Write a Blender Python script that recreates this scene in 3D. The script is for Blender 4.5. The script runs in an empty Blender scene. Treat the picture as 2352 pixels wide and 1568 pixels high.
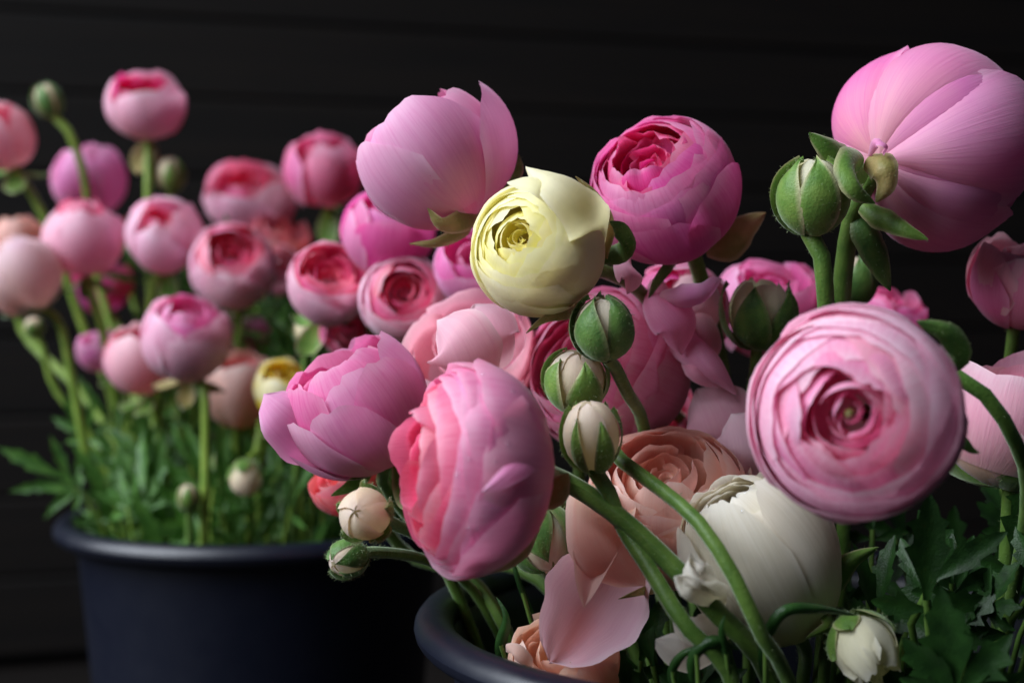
import bpy, math, random
import numpy as np
from mathutils import Vector, Matrix

# ------------------------------------------------------------------ camera
scene = bpy.context.scene
C = scene.collection
CAM = Vector((0.0, 0.0, 0.47))
PITCH = math.radians(-2.0)
cd = bpy.data.cameras.new("camera")
cam = bpy.data.objects.new("camera", cd)
C.objects.link(cam)
cam.location = CAM
cam.rotation_euler = (math.radians(90) + PITCH, 0, 0)
cd.lens = 50
cd.sensor_width = 36
cd.clip_start = 0.01
cd.clip_end = 60
cd.dof.use_dof = True
cd.dof.focus_distance = 0.515
cd.dof.aperture_fstop = 5.6
cd.dof.aperture_blades = 7
scene.camera = cam
RIGHT = Vector((1, 0, 0))
FWD = Vector((0, math.cos(PITCH), math.sin(PITCH)))
UP = RIGHT.cross(FWD)
PX = 36.0 / 50.0 / 2352.0          # metres per photo pixel (2352 wide) at 1 m


def P(x, y, d):
    """a direction in the photograph and a distance in metres -> a point in the place"""
    return CAM + FWD * d + RIGHT * ((x - 1176) * PX * d) + UP * ((784 - y) * PX * d)


def DIR(a):
    """(right, up, towards the viewer) -> a direction in the place"""
    return (RIGHT * a[0] + UP * a[1] - FWD * a[2]).normalized()


# ------------------------------------------------------------------ light
world = bpy.data.worlds.new("World")
scene.world = world
world.use_nodes = True
world.node_tree.nodes["Background"].inputs[0].default_value = (0.55, 0.65, 1.0, 1)
world.node_tree.nodes["Background"].inputs[1].default_value = 0.028


def area(name, loc, target, sx, sy, power, col):
    l = bpy.data.lights.new(name, 'AREA')
    l.shape = 'RECTANGLE'
    l.size, l.size_y, l.energy, l.color = sx, sy, power, col
    l.spread = math.radians(105)
    o = bpy.data.objects.new(name, l)
    C.objects.link(o)
    o.location = loc
    o.rotation_euler = (Vector(target) - Vector(loc)).to_track_quat('-Z', 'Y').to_euler()
    return o


area("window_light", (-1.50, 0.10, 1.75), (0.12, 0.58, 0.42), 2.1, 2.0, 52, (0.86, 0.92, 1.0))

vs = scene.view_settings
vs.view_transform = 'Standard'
vs.look = 'None'
vs.exposure = 0.0
vs.gamma = 1.0
scene.cycles.use_denoising = True
scene.cycles.max_bounces = 10
scene.cycles.diffuse_bounces = 5
scene.cycles.transmission_bounces = 6
scene.cycles.sample_clamp_indirect = 4

# ------------------------------------------------------------------ helpers


def lin(c):
    return tuple(((v / 255.0) / 12.92 if v <= 10 else ((v / 255.0 + 0.055) / 1.055) ** 2.4) for v in c) + (1.0,)


def obj(name, me, mat=None, parent=None):
    o = bpy.data.objects.new(name, me)
    C.objects.link(o)
    if mat is not None and me is not None and not me.materials:
        me.materials.append(mat)
    if parent is not None:
        o.parent = parent
    return o


def thing(name, label, cat, loc, group=None):
    o = bpy.data.objects.new(name, None)
    C.objects.link(o)
    o.empty_display_size = 0.01
    o.location = loc
    o['label'] = label
    o['category'] = cat
    if group:
        o['group'] = group
    return o


def grid_mesh(name, pts, uvs, nu, nv, closed=False):
    """pts: array (nv+1, nu+1, 3)"""
    me = bpy.data.meshes.new(name)
    n1 = nu + 1
    V = pts.reshape(-1, 3)
    i, j = np.meshgrid(np.arange(nv), np.arange(nu), indexing='ij')
    a = i * n1 + j
    F = np.stack([a, a + 1, a + n1 + 1, a + n1], -1).reshape(-1, 4)
    me.from_pydata(V.tolist(), [], F.tolist())
    uvl = me.uv_layers.new(name="UVMap")
    li = np.empty(len(me.loops), dtype=np.int32)
    me.loops.foreach_get("vertex_index", li)
    uvl.data.foreach_set("uv", uvs.reshape(-1, 2)[li].astype(np.float32).ravel())
    me.shade_smooth()
    return me


def catmull(pts, n):
    """centripetal smooth curve through pts, n+1 points evenly spaced along it"""
    p = [np.array(q, float) for q in pts]
    p = [2 * p[0] - p[1]] + p + [2 * p[-1] - p[-2]]
    out = []
    for i in range(len(p) - 3):
        a, b, c, d = p[i:i + 4]
        t0 = 0.0
        t1 = t0 + max(1e-6, np.linalg.norm(b - a)) ** .5
        t2 = t1 + max(1e-6, np.linalg.norm(c - b)) ** .5
        t3 = t2 + max(1e-6, np.linalg.norm(d - c)) ** .5
        for t in np.linspace(t1, t2, 24, endpoint=(i == len(p) - 4)):
            A1 = (t1 - t) / (t1 - t0) * a + (t - t0) / (t1 - t0) * b
            A2 = (t2 - t) / (t2 - t1) * b + (t - t1) / (t2 - t1) * c
            A3 = (t3 - t) / (t3 - t2) * c + (t - t2) / (t3 - t2) * d
            B1 = (t2 - t) / (t2 - t0) * A1 + (t - t0) / (t2 - t0) * A2
            B2 = (t3 - t) / (t3 - t1) * A2 + (t - t1) / (t3 - t1) * A3
            out.append((t2 - t) / (t2 - t1) * B1 + (t - t1) / (t2 - t1) * B2)
    out = np.array(out)
    L = np.concatenate([[0], np.cumsum(np.linalg.norm(np.diff(out, axis=0), axis=1))])
    q = np.linspace(0, L[-1], n + 1)
    return np.stack([np.interp(q, L, out[:, k]) for k in range(3)], -1)


def tube_mesh(name, pts, rads, n=24, sides=9, seed=0):
    c = catmull(pts, n)
    r = np.interp(np.linspace(0, 1, n + 1), np.linspace(0, 1, len(rads)), rads)
    rng = np.random.default_rng(seed)
    r = r * (1 + 0.05 * np.sin(np.linspace(0, 9, n + 1) + rng.uniform(0, 6)))
    t = np.gradient(c, axis=0)
    t /= np.linalg.norm(t, axis=1)[:, None] + 1e-12
    ref = np.array([0.31, 0.87, 0.2])
    rows, uv = [], []
    x = np.cross(t[0], ref)
    for k in range(n + 1):
        x = x - t[k] * np.dot(x, t[k])
        x /= np.linalg.norm(x) + 1e-12
        y = np.cross(t[k], x)
        a = np.linspace(0, 2 * math.pi, sides + 1)
        rows.append(c[k] + r[k] * (np.cos(a)[:, None] * x + np.sin(a)[:, None] * y))
        uv.append(np.stack([a / 6.2832, np.full_like(a, k / n)], -1))
    return grid_mesh(name, np.array(rows), np.array(uv), sides, n)


def local(me, inv):
    me.transform(inv)
    return me


# ------------------------------------------------------------------ materials
MATS = {}


def nodes_of(m):
    m.use_nodes = True
    nt = m.node_tree
    nt.nodes.clear()
    return nt, nt.nodes, nt.links


def petal_mat(name, base, mid, edge, vein, trans=0.46, rough=0.52, vein_amt=0.52, tcol=None):
    """base/mid/edge colours along the petal, fine lengthwise veins"""
    m = bpy.data.materials.new(name)
    nt, N, L = nodes_of(m)
    out = N.new('ShaderNodeOutputMaterial')
    uv = N.new('ShaderNodeUVMap')
    sep = N.new('ShaderNodeSeparateXYZ')
    L.new(uv.outputs[0], sep.inputs[0])
    info = N.new('ShaderNodeObjectInfo')
    # fibre noise, stretched along the petal
    comb = N.new('ShaderNodeCombineXYZ')
    mu = N.new('ShaderNodeMath'); mu.operation = 'MULTIPLY'; mu.inputs[1].default_value = 62
    mv = N.new('ShaderNodeMath'); mv.operation = 'MULTIPLY'; mv.inputs[1].default_value = 2.6
    mr = N.new('ShaderNodeMath'); mr.operation = 'MULTIPLY'; mr.inputs[1].default_value = 37
    L.new(sep.outputs[0], mu.inputs[0]); L.new(sep.outputs[1], mv.inputs[0]); L.new(info.outputs['Random'], mr.inputs[0])
    L.new(mu.outputs[0], comb.inputs[0]); L.new(mv.outputs[0], comb.inputs[1]); L.new(mr.outputs[0], comb.inputs[2])
    nz = N.new('ShaderNodeTexNoise')
    nz.inputs['Scale'].default_value = 1.0
    nz.inputs['Detail'].default_value = 5
    nz.inputs['Roughness'].default_value = 0.65
    L.new(comb.outputs[0], nz.inputs['Vector'])
    # large soft blotches
    geo = N.new('ShaderNodeTexCoord')
    bl = N.new('ShaderNodeTexNoise')
    bl.inputs['Scale'].default_value = 55
    bl.inputs['Detail'].default_value = 2
    L.new(geo.outputs['Object'], bl.inputs['Vector'])
    ramp = N.new('ShaderNodeValToRGB')
    e = ramp.color_ramp.elements
    e[0].position, e[0].color = 0.0, lin(base)
    e[1].position, e[1].color = 1.0, lin(edge)
    k = e.new(0.22); k.color = lin([(a + b) / 2 for a, b in zip(base, mid)])
    k = e.new(0.55); k.color = lin(mid)
    k = e.new(0.93); k.color = lin([(a + 2 * b) / 3 for a, b in zip(mid, edge)])
    ad = N.new('ShaderNodeMath'); ad.operation = 'MULTIPLY_ADD'; ad.inputs[1].default_value = 0.6; ad.inputs[2].default_value = -0.30
    L.new(bl.outputs[0], ad.inputs[0])
    ad2 = N.new('ShaderNodeMath'); ad2.operation = 'ADD'
    L.new(ad.outputs[0], ad2.inputs[0]); L.new(sep.outputs[1], ad2.inputs[1])
    L.new(ad2.outputs[0], ramp.inputs[0])
    mr2 = N.new('ShaderNodeMapRange')
    mr2.inputs[1].default_value = 0.42; mr2.inputs[2].default_value = 0.72
    mr2.inputs[3].default_value = 0.0; mr2.inputs[4].default_value = vein_amt
    L.new(nz.outputs[0], mr2.inputs[0])
    mix = N.new('ShaderNodeMix'); mix.data_type = 'RGBA'
    L.new(mr2.outputs[0], mix.inputs['Factor'])
    L.new(ramp.outputs[0], mix.inputs['A'])
    mix.inputs['B'].default_value = lin(vein)
    # pale thin margin
    cu = N.new('ShaderNodeMath'); cu.operation = 'SUBTRACT'; cu.inputs[1].default_value = 0.5; L.new(sep.outputs[0], cu.inputs[0])
    cb = N.new('ShaderNodeMath'); cb.operation = 'ABSOLUTE'; L.new(cu.outputs[0], cb.inputs[0])
    cm = N.new('ShaderNodeMapRange'); cm.inputs[1].default_value = 0.40; cm.inputs[2].default_value = 0.5; cm.inputs[4].default_value = 0.55
    L.new(cb.outputs[0], cm.inputs[0])
    cv = N.new('ShaderNodeMapRange'); cv.inputs[1].default_value = 0.90; cv.inputs[2].default_value = 1.0; cv.inputs[4].default_value = 0.55
    L.new(sep.outputs[1], cv.inputs[0])
    cx = N.new('ShaderNodeMath'); cx.operation = 'MAXIMUM'; L.new(cm.outputs[0], cx.inputs[0]); L.new(cv.outputs[0], cx.inputs[1])
    mixm = N.new('ShaderNodeMix'); mixm.data_type = 'RGBA'
    L.new(cx.outputs[0], mixm.inputs['Factor']); L.new(mix.outputs['Result'], mixm.inputs['A'])
    mixm.inputs['B'].default_value = lin([min(255, c + (255 - c) * .35) for c in edge])
    # each petal a little different
    hs = N.new('ShaderNodeHueSaturation')
    hv = N.new('ShaderNodeMapRange'); hv.inputs[3].default_value = 0.488; hv.inputs[4].default_value = 0.514
    L.new(info.outputs['Random'], hv.inputs[0]); L.new(hv.outputs[0], hs.inputs['Hue'])
    sv = N.new('ShaderNodeMath'); sv.operation = 'MULTIPLY_ADD'; sv.inputs[1].default_value = 7.3; sv.inputs[2].default_value = 0.0
    L.new(info.outputs['Random'], sv.inputs[0])
    sf = N.new('ShaderNodeMath'); sf.operation = 'FRACT'; L.new(sv.outputs[0], sf.inputs[0])
    sm = N.new('ShaderNodeMapRange'); sm.inputs[3].default_value = 0.80; sm.inputs[4].default_value = 1.12
    L.new(sf.outputs[0], sm.inputs[0]); L.new(sm.outputs[0], hs.inputs['Saturation'])
    L.new(mixm.outputs['Result'], hs.inputs['Color'])
    pcol = hs.outputs['Color']
    bump = N.new('ShaderNodeBump')
    bump.inputs['Strength'].default_value = 0.5
    bump.inputs['Distance'].default_value = 0.0004
    L.new(nz.outputs[0], bump.inputs['Height'])
    p = N.new('ShaderNodeBsdfPrincipled')
    p.inputs['Roughness'].default_value = rough
    p.inputs['Specular IOR Level'].default_value = 0.28
    p.inputs['Sheen Weight'].default_value = 0.3
    p.inputs['Sheen Roughness'].default_value = 0.35
    p.inputs['Sheen Tint'].default_value = (0.92, 0.88, 1.0, 1)
    L.new(pcol, p.inputs['Base Color'])
    L.new(bump.outputs[0], p.inputs['Normal'])
    tr = N.new('ShaderNodeBsdfTranslucent')
    if tcol is not None:
        mt = N.new('ShaderNodeMix'); mt.data_type = 'RGBA'; mt.inputs['Factor'].default_value = 0.5
        L.new(pcol, mt.inputs['A']); mt.inputs['B'].default_value = lin(tcol)
        L.new(mt.outputs['Result'], tr.inputs[0])
    else:
        L.new(pcol, tr.inputs[0])
    ms = N.new('ShaderNodeMixShader')
    ms.inputs[0].default_value = trans
    L.new(p.outputs[0], ms.inputs[1]); L.new(tr.outputs[0], ms.inputs[2])
    L.new(ms.outputs[0], out.inputs[0])
    MATS[name] = m
    return m


def green_mat(name, c1, c2, margin=None, trans=0.2, rough=0.5, scale=120, sheen=0.5):
    m = bpy.data.materials.new(name)
    nt, N, L = nodes_of(m)
    out = N.new('ShaderNodeOutputMaterial')
    tc = N.new('ShaderNodeTexCoord')
    nz = N.new('ShaderNodeTexNoise'); nz.inputs['Scale'].default_value = scale; nz.inputs['Detail'].default_value = 4
    L.new(tc.outputs['Object'], nz.inputs['Vector'])
    mr = N.new('ShaderNodeMapRange'); mr.inputs[1].default_value = 0.35; mr.inputs[2].default_value = 0.65
    L.new(nz.outputs[0], mr.inputs[0])
    mix = N.new('ShaderNodeMix'); mix.data_type = 'RGBA'
    L.new(mr.outputs[0], mix.inputs['Factor'])
    mix.inputs['A'].default_value = lin(c1); mix.inputs['B'].default_value = lin(c2)
    col = mix.outputs['Result']
    if margin is not None:
        uv = N.new('ShaderNodeUVMap'); sep = N.new('ShaderNodeSeparateXYZ'); L.new(uv.outputs[0], sep.inputs[0])
        a = N.new('ShaderNodeMath'); a.operation = 'SUBTRACT'; a.inputs[1].default_value = 0.5; L.new(sep.outputs[0], a.inputs[0])
        b = N.new('ShaderNodeMath'); b.operation = 'ABSOLUTE'; L.new(a.outputs[0], b.inputs[0])
        m3 = N.new('ShaderNodeMapRange'); m3.inputs[1].default_value = 0.36; m3.inputs[2].default_value = 0.50; m3.inputs[4].default_value = 0.9
        L.new(b.outputs[0], m3.inputs[0])
        mx = N.new('ShaderNodeMix'); mx.data_type = 'RGBA'
        L.new(m3.outputs[0], mx.inputs['Factor']); L.new(col, mx.inputs['A']); mx.inputs['B'].default_value = lin(margin)
        col = mx.outputs['Result']
    bump = N.new('ShaderNodeBump'); bump.inputs['Strength'].default_value = 0.4; bump.inputs['Distance'].default_value = 0.0006
    n2 = N.new('ShaderNodeTexNoise'); n2.inputs['Scale'].default_value = 900; n2.inputs['Detail'].default_value = 2
    L.new(tc.outputs['Object'], n2.inputs['Vector']); L.new(n2.outputs[0], bump.inputs['Height'])
    p = N.new('ShaderNodeBsdfPrincipled')
    p.inputs['Roughness'].default_value = rough
    p.inputs['Specular IOR Level'].default_value = 0.35
    p.inputs['Sheen Weight'].default_value = sheen
    p.inputs['Sheen Roughness'].default_value = 0.35
    p.inputs['Sheen Tint'].default_value = (0.8, 0.95, 0.75, 1)
    L.new(col, p.inputs['Base Color']); L.new(bump.outputs[0], p.inputs['Normal'])
    if trans > 0:
        tr = N.new('ShaderNodeBsdfTranslucent'); L.new(col, tr.inputs[0])
        ms = N.new('ShaderNodeMixShader'); ms.inputs[0].default_value = trans
        L.new(p.outputs[0], ms.inputs[1]); L.new(tr.outputs[0], ms.inputs[2]); L.new(ms.outputs[0], out.inputs[0])
    else:
        L.new(p.outputs[0], out.inputs[0])
    MATS[name] = m
    return m


# petals:        base, middle, edge, vein
petal_mat('rose',      (247, 206, 212), (246, 174, 210), (249, 200, 226), (234, 136, 188), tcol=(247, 160, 190))
petal_mat('rosepale',  (250, 226, 222), (245, 194, 216), (248, 222, 238), (236, 158, 196), tcol=(246, 164, 190))
petal_mat('rose_in',   (244, 158, 182), (244, 150, 192), (249, 198, 222), (230, 106, 164), tcol=(245, 124, 160))
petal_mat('mauve',     (244, 190, 198), (239, 157, 209), (245, 194, 228), (224, 126, 192), tcol=(243, 146, 190))
petal_mat('mauve_in',  (243, 148, 192), (241, 134, 194), (246, 174, 216), (224, 92, 170), tcol=(241, 112, 170))
petal_mat('hot',       (243, 152, 200), (239, 116, 192), (245, 158, 212), (224, 80, 168), tcol=(240, 98, 164))
petal_mat('hot_in',    (236, 88, 148), (236, 82, 158), (244, 136, 192), (214, 42, 126), tcol=(236, 62, 124))
petal_mat('coralpink', (247, 182, 196), (243, 150, 192), (248, 186, 216), (230, 110, 166), tcol=(246, 136, 170))
petal_mat('coralpink_in', (244, 120, 150), (243, 116, 160), (248, 160, 192), (226, 74, 128), tcol=(243, 94, 124))
petal_mat('wetpink',   (248, 190, 204), (244, 156, 200), (248, 192, 222), (228, 118, 176), tcol=(246, 142, 178), rough=0.36, trans=.42)
petal_mat('pale',      (248, 206, 210), (247, 190, 210), (250, 214, 226), (234, 162, 194), tcol=(248, 182, 188))
petal_mat('peach',     (249, 212, 180), (248, 204, 190), (250, 220, 210), (242, 178, 166), tcol=(249, 184, 160))
petal_mat('peach_in',  (248, 186, 158), (248, 190, 170), (250, 212, 196), (241, 160, 140), tcol=(248, 160, 132))
petal_mat('apricot',   (249, 214, 180), (250, 220, 200), (251, 226, 212), (246, 198, 172), tcol=(249, 190, 156))
petal_mat('coral',     (246, 162, 150), (243, 134, 148), (247, 164, 168), (229, 94, 118), tcol=(244, 108, 104))
petal_mat('cream',     (246, 240, 176), (251, 246, 200), (252, 249, 222), (246, 238, 172), tcol=(252, 246, 180), vein_amt=0.25, trans=.5)
petal_mat('cream_in',  (250, 236, 120), (251, 244, 164), (252, 248, 206), (248, 236, 136), tcol=(252, 240, 130), vein_amt=0.25, trans=.5)
petal_mat('white',     (238, 238, 200), (247, 242, 228), (250, 246, 236), (222, 214, 194), tcol=(248, 238, 212), vein_amt=0.6, rough=0.45)
petal_mat('yellow',    (240, 220, 80), (246, 222, 90), (246, 232, 130), (236, 200, 50), tcol=(246, 210, 40), vein_amt=0.3)
petal_mat('blush',     (246, 226, 200), (245, 220, 218), (242, 216, 230), (238, 204, 208), tcol=(246, 206, 196))
petal_mat('budpale',   (226, 228, 176), (238, 226, 196), (240, 214, 206), (226, 206, 176), tcol=(236, 220, 170), vein_amt=0.3)
petal_mat('budcream',  (232, 232, 180), (240, 236, 206), (244, 240, 222), (230, 224, 180), tcol=(240, 230, 170), vein_amt=0.3)
green_mat('stem', (70, 102, 38), (92, 122, 50), trans=0.0, rough=0.45)
green_mat('stem_far', (104, 134, 44), (126, 150, 58), trans=0.0, rough=0.45)
green_mat('sepal', (82, 120, 46), (112, 142, 62), margin=(176, 172, 130), trans=0.15)
green_mat('sepal_dark', (62, 100, 44), (92, 128, 58), margin=(120, 130, 88), trans=0.1)
green_mat('sepal_dry', (130, 124, 66), (164, 142, 92), margin=(190, 172, 140), trans=0.25)
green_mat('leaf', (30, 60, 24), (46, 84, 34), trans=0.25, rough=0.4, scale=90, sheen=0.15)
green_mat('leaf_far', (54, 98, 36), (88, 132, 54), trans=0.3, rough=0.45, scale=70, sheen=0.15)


def plain(name, col, rough, spec=0.5, metallic=0.0, bump=0.0, scale=200):
    m = bpy.data.materials.new(name)
    nt, N, L = nodes_of(m)
    out = N.new('ShaderNodeOutputMaterial')
    p = N.new('ShaderNodeBsdfPrincipled')
    p.inputs['Base Color'].default_value = lin(col)
    p.inputs['Roughness'].default_value = rough
    p.inputs['Specular IOR Level'].default_value = spec
    tc = N.new('ShaderNodeTexCoord')
    nz = N.new('ShaderNodeTexNoise'); nz.inputs['Scale'].default_value = scale; nz.inputs['Detail'].default_value = 5
    L.new(tc.outputs['Object'], nz.inputs['Vector'])
    mr = N.new('ShaderNodeMapRange'); mr.inputs[3].default_value = rough - 0.1; mr.inputs[4].default_value = rough + 0.1
    L.new(nz.outputs[0], mr.inputs[0]); L.new(mr.outputs[0], p.inputs['Roughness'])
    if bump:
        b = N.new('ShaderNodeBump'); b.inputs['Strength'].default_value = bump; b.inputs['Distance'].default_value = 0.001
        L.new(nz.outputs[0], b.inputs['Height']); L.new(b.outputs[0], p.inputs['Normal'])
    L.new(p.outputs[0], out.inputs[0])
    MATS[name] = m
    return m


green_mat('hair', (150, 170, 120), (170, 186, 140), trans=0.4, rough=0.4)
plain('bucket_plastic', (14, 18, 32), 0.38, spec=0.5, bump=0.15, scale=60)


def wood_mat():
    m = bpy.data.materials.new('dark_wood')
    nt, N, L = nodes_of(m)
    out = N.new('ShaderNodeOutputMaterial')
    p = N.new('ShaderNodeBsdfPrincipled')
    tc = N.new('ShaderNodeTexCoord')
    info = N.new('ShaderNodeObjectInfo')
    mp = N.new('ShaderNodeMapping'); mp.inputs['Scale'].default_value = (1.5, 30, 30)
    va = N.new('ShaderNodeVectorMath'); va.operation = 'ADD'
    mul = N.new('ShaderNodeVectorMath'); mul.operation = 'SCALE'; mul.inputs['Scale'].default_value = 13
    L.new(info.outputs['Random'], mul.inputs[0])
    L.new(tc.outputs['Object'], va.inputs[0]); L.new(mul.outputs[0], va.inputs[1])
    L.new(va.outputs[0], mp.inputs['Vector'])
    nz = N.new('ShaderNodeTexNoise'); nz.inputs['Scale'].default_value = 2.0; nz.inputs['Detail'].default_value = 6; nz.inputs['Distortion'].default_value = 0.6
    L.new(mp.outputs[0], nz.inputs['Vector'])
    rp = N.new('ShaderNodeValToRGB')
    rp.color_ramp.elements[0].position = 0.3; rp.color_ramp.elements[0].color = lin((14, 11, 10))
    rp.color_ramp.elements[1].position = 0.75; rp.color_ramp.elements[1].color = lin((25, 19, 15))
    L.new(nz.outputs[0], rp.inputs[0]); L.new(rp.outputs[0], p.inputs['Base Color'])
    p.inputs['Roughness'].default_value = 0.65
    p.inputs['Specular IOR Level'].default_value = 0.25
    b = N.new('ShaderNodeBump'); b.inputs['Strength'].default_value = 0.4; b.inputs['Distance'].default_value = 0.002
    L.new(nz.outputs[0], b.inputs['Height']); L.new(b.outputs[0], p.inputs['Normal'])
    L.new(p.outputs[0], out.inputs[0])
    MATS['dark_wood'] = m


wood_mat()


def water_mat():
    """clear thin drop: what lies under it shows through, the window glints on it"""
    m = bpy.data.materials.new('water')
    nt, N, L = nodes_of(m)
    out = N.new('ShaderNodeOutputMaterial')
    tr = N.new('ShaderNodeBsdfTransparent'); tr.inputs[0].default_value = (0.97, 0.97, 0.98, 1)
    gl = N.new('ShaderNodeBsdfGlossy'); gl.inputs['Roughness'].default_value = 0.06
    lw = N.new('ShaderNodeLayerWeight'); lw.inputs['Blend'].default_value = 0.5
    pw = N.new('ShaderNodeMath'); pw.operation = 'POWER'; pw.inputs[1].default_value = 4.0; L.new(lw.outputs['Facing'], pw.inputs[0])
    fr = N.new('ShaderNodeMath'); fr.operation = 'MULTIPLY_ADD'; fr.inputs[1].default_value = 0.35; fr.inputs[2].default_value = 0.07; L.new(pw.outputs[0], fr.inputs[0])
    ms = N.new('ShaderNodeMixShader')
    L.new(fr.outputs[0], ms.inputs[0]); L.new(tr.outputs[0], ms.inputs[1]); L.new(gl.outputs[0], ms.inputs[2])
    L.new(ms.outputs[0], out.inputs[0])
    MATS['water'] = m


water_mat()

# ------------------------------------------------------------------ setting
def box_mesh(name, sx, sy, sz, bev=0.0):
    import bmesh
    bm = bmesh.new()
    bmesh.ops.create_cube(bm, size=1.0)
    bmesh.ops.scale(bm, vec=(sx, sy, sz), verts=bm.verts)
    if bev:
        bmesh.ops.bevel(bm, geom=list(bm.edges), offset=bev, segments=2, affect='EDGES', profile=0.5)
    me = bpy.data.meshes.new(name)
    bm.to_mesh(me); bm.free()
    return me


fl = obj('floor', box_mesh('floor', 9, 6, 0.04), MATS['dark_wood'])
fl.location = (0, 1.2, -0.02)
fl['kind'] = 'structure'

wall = thing('plank_wall', 'dark weathered wall of horizontal wooden planks behind the flower buckets', 'wall', (0.0, 1.95, 0.0))
wall.rotation_euler = (0, 0, math.radians(16))
PLH, PITCHZ = 0.098, 0.1005
pm = box_mesh('plank', 5.2, 0.022, PLH, 0.004)
pm.materials.append(MATS['dark_wood'])
rng0 = random.Random(4)
for k in range(15):
    o = obj('plank', pm, None, wall)
    o.location = (0.3 + rng0.uniform(-.1, .1), rng0.uniform(-0.002, 0.002), 0.015 + PLH / 2 + k * PITCHZ)
bk = obj('backing_board', box_mesh('backing_board', 5.2, 0.01, 1.56), MATS['bucket_plastic'], wall)
bk.location = (0.3, 0.03, 0.78)

BUCKETS = {}


def lathe(name, prof, sides=72):
    a = np.linspace(0, 2 * math.pi, sides + 1)
    prof = np.array(prof)
    rows = np.stack([prof[:, 0][:, None] * np.cos(a), prof[:, 0][:, None] * np.sin(a), prof[:, 1][:, None] * np.ones_like(a)], -1)
    uv = np.stack(np.meshgrid(a / 6.2832, np.linspace(0, 1, len(prof))), -1)
    me = grid_mesh(name, rows, uv, sides, len(prof) - 1)
    return me


def bucket(key, x, y, d, R, label):
    c = P(x, y, d)
    H = c.z
    t = thing('flower_bucket', label, 'bucket', (c.x, c.y, 0), 'black plastic buckets of cut flowers')
    rb = R - 0.0145
    prof = [(0.0, 0.004), (rb * .8, 0.004), (rb * .805, 0.0)]
    prof = [(0.0, 0.0), (rb * .79, 0.0), (rb * .80, 0.004), (rb * .86, H * .35), (rb * .93, H * .7), (rb, H - .012), (rb + .002, H - .004),
            (rb - .001, H - .004), (rb - .004, H - .012), (rb * .93 - .003, H * .7), (rb * .80 - .003, 0.006), (0, 0.006)]
    b = obj('bucket_body', lathe('bucket_body', prof), MATS['bucket_plastic'], t)
    ang = np.linspace(0, 2 * math.pi, 17)
    rp = [(R - .0075 + .0075 * math.cos(q), H - 0.001 + .0065 * math.sin(q)) for q in ang]
    r = obj('rim', lathe('rim', rp), MATS['bucket_plastic'], t)
    BUCKETS[key] = (c.x, c.y, H, rb)
    return t


bucket('L', 600, 1195, 0.90, 0.126, 'black plastic bucket with green leaves at its rim, holding the small upright pink flowers')
bucket('R', 1800, 1422, 0.555, 0.144, 'black plastic bucket holding the large drooping pink, cream and white flowers')


# ------------------------------------------------------------------ petals
def petal_arr(rng, phi=0, W=55, th0=6, th=120, b=1.0, c=1.0, zc=0.0, imb=0.04, k=0.3, p=2.6, open=0.0, flare=0.0,
              edge=0.0, wav=0.012, nu=14, nv=14, kind='petal', notch=0.02, skew=0.0, base_z=-1.0, bulge=0.0):
    u = np.linspace(-1, 1, nu + 1)[None, :]
    v = np.linspace(0, 1, nv + 1)[:, None]
    # finer toward the tip
    v = v ** 0.85
    ph = rng.uniform(0, 6.28, 8)
    if kind == 'petal':
        f = 0.80 + 0.20 * np.sin(np.pi * 0.5 * np.clip(v / 0.6, 0, 1))
        tip = 1 - k * np.abs(u) ** p
        tip = tip + notch * (np.sin(u * 7 + ph[0]) * 0.5 + np.sin(u * 17 + ph[1]) * 0.3) - notch * 1.2 * np.exp(-((u - 0.3 * np.sin(ph[2])) / 0.08) ** 2)
        vv = v * tip
    else:
        f = np.clip(1 - v ** 3.0, 0, 1) ** 0.9 * (0.6 + 0.4 * np.clip(v / 0.25, 0, 1))
        f = np.maximum(f, 0.015)
        vv = v + 0 * u
    T = np.radians(th0 + (th - th0) * vv)
    A = np.radians(phi) + np.radians(W) * u * f + skew * v
    rho = 1 + imb * u + 0 * v
    env = 0.25 * np.clip(v, 0, 1) ** 1.5 + 1.1 * np.clip(v, 0, 1) ** 6
    rho = rho + wav * env * (np.sin(3.1 * u + 2.3 * v + ph[3]) + 0.6 * np.sin(6.3 * u - 3.7 * v + ph[4]) + 0.35 * np.sin(11 * u + 5 * v + ph[5]))
    rho = rho + wav * .8 * np.abs(u) ** 4 * v * np.sin(9 * v + ph[6] + u)
    rho = rho + edge * np.abs(u) ** 3 * v + bulge * ((1 - u ** 2) - .5) * np.sin(np.pi * np.clip(v, 0, 1) ** .8)
    rho = rho + flare * (np.clip(vv - 0.55, 0, 1) / 0.45) ** 2
    if kind == 'sepal':
        rho = rho + 0.035 * (1 - u ** 2) * f
    r = b * rho * np.sin(T)
    z = zc - c * rho * np.cos(T)
    x = r * np.cos(A)
    y = r * np.sin(A)
    pts = np.stack([x, y, z], -1)
    if open:
        a = math.radians(open)
        ca, sa = math.cos(math.radians(phi)), math.sin(math.radians(phi))
        R = np.array(Matrix.Rotation(a, 3, Vector((-sa, ca, 0))))
        piv = np.array([0.06 * ca, 0.06 * sa, base_z * 0.97])
        pts = (pts - piv) @ R.T + piv
    uv = np.stack([u * 0.5 + 0.5 + 0 * v, vv], -1)
    return pts, uv, nu, nv


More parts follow.
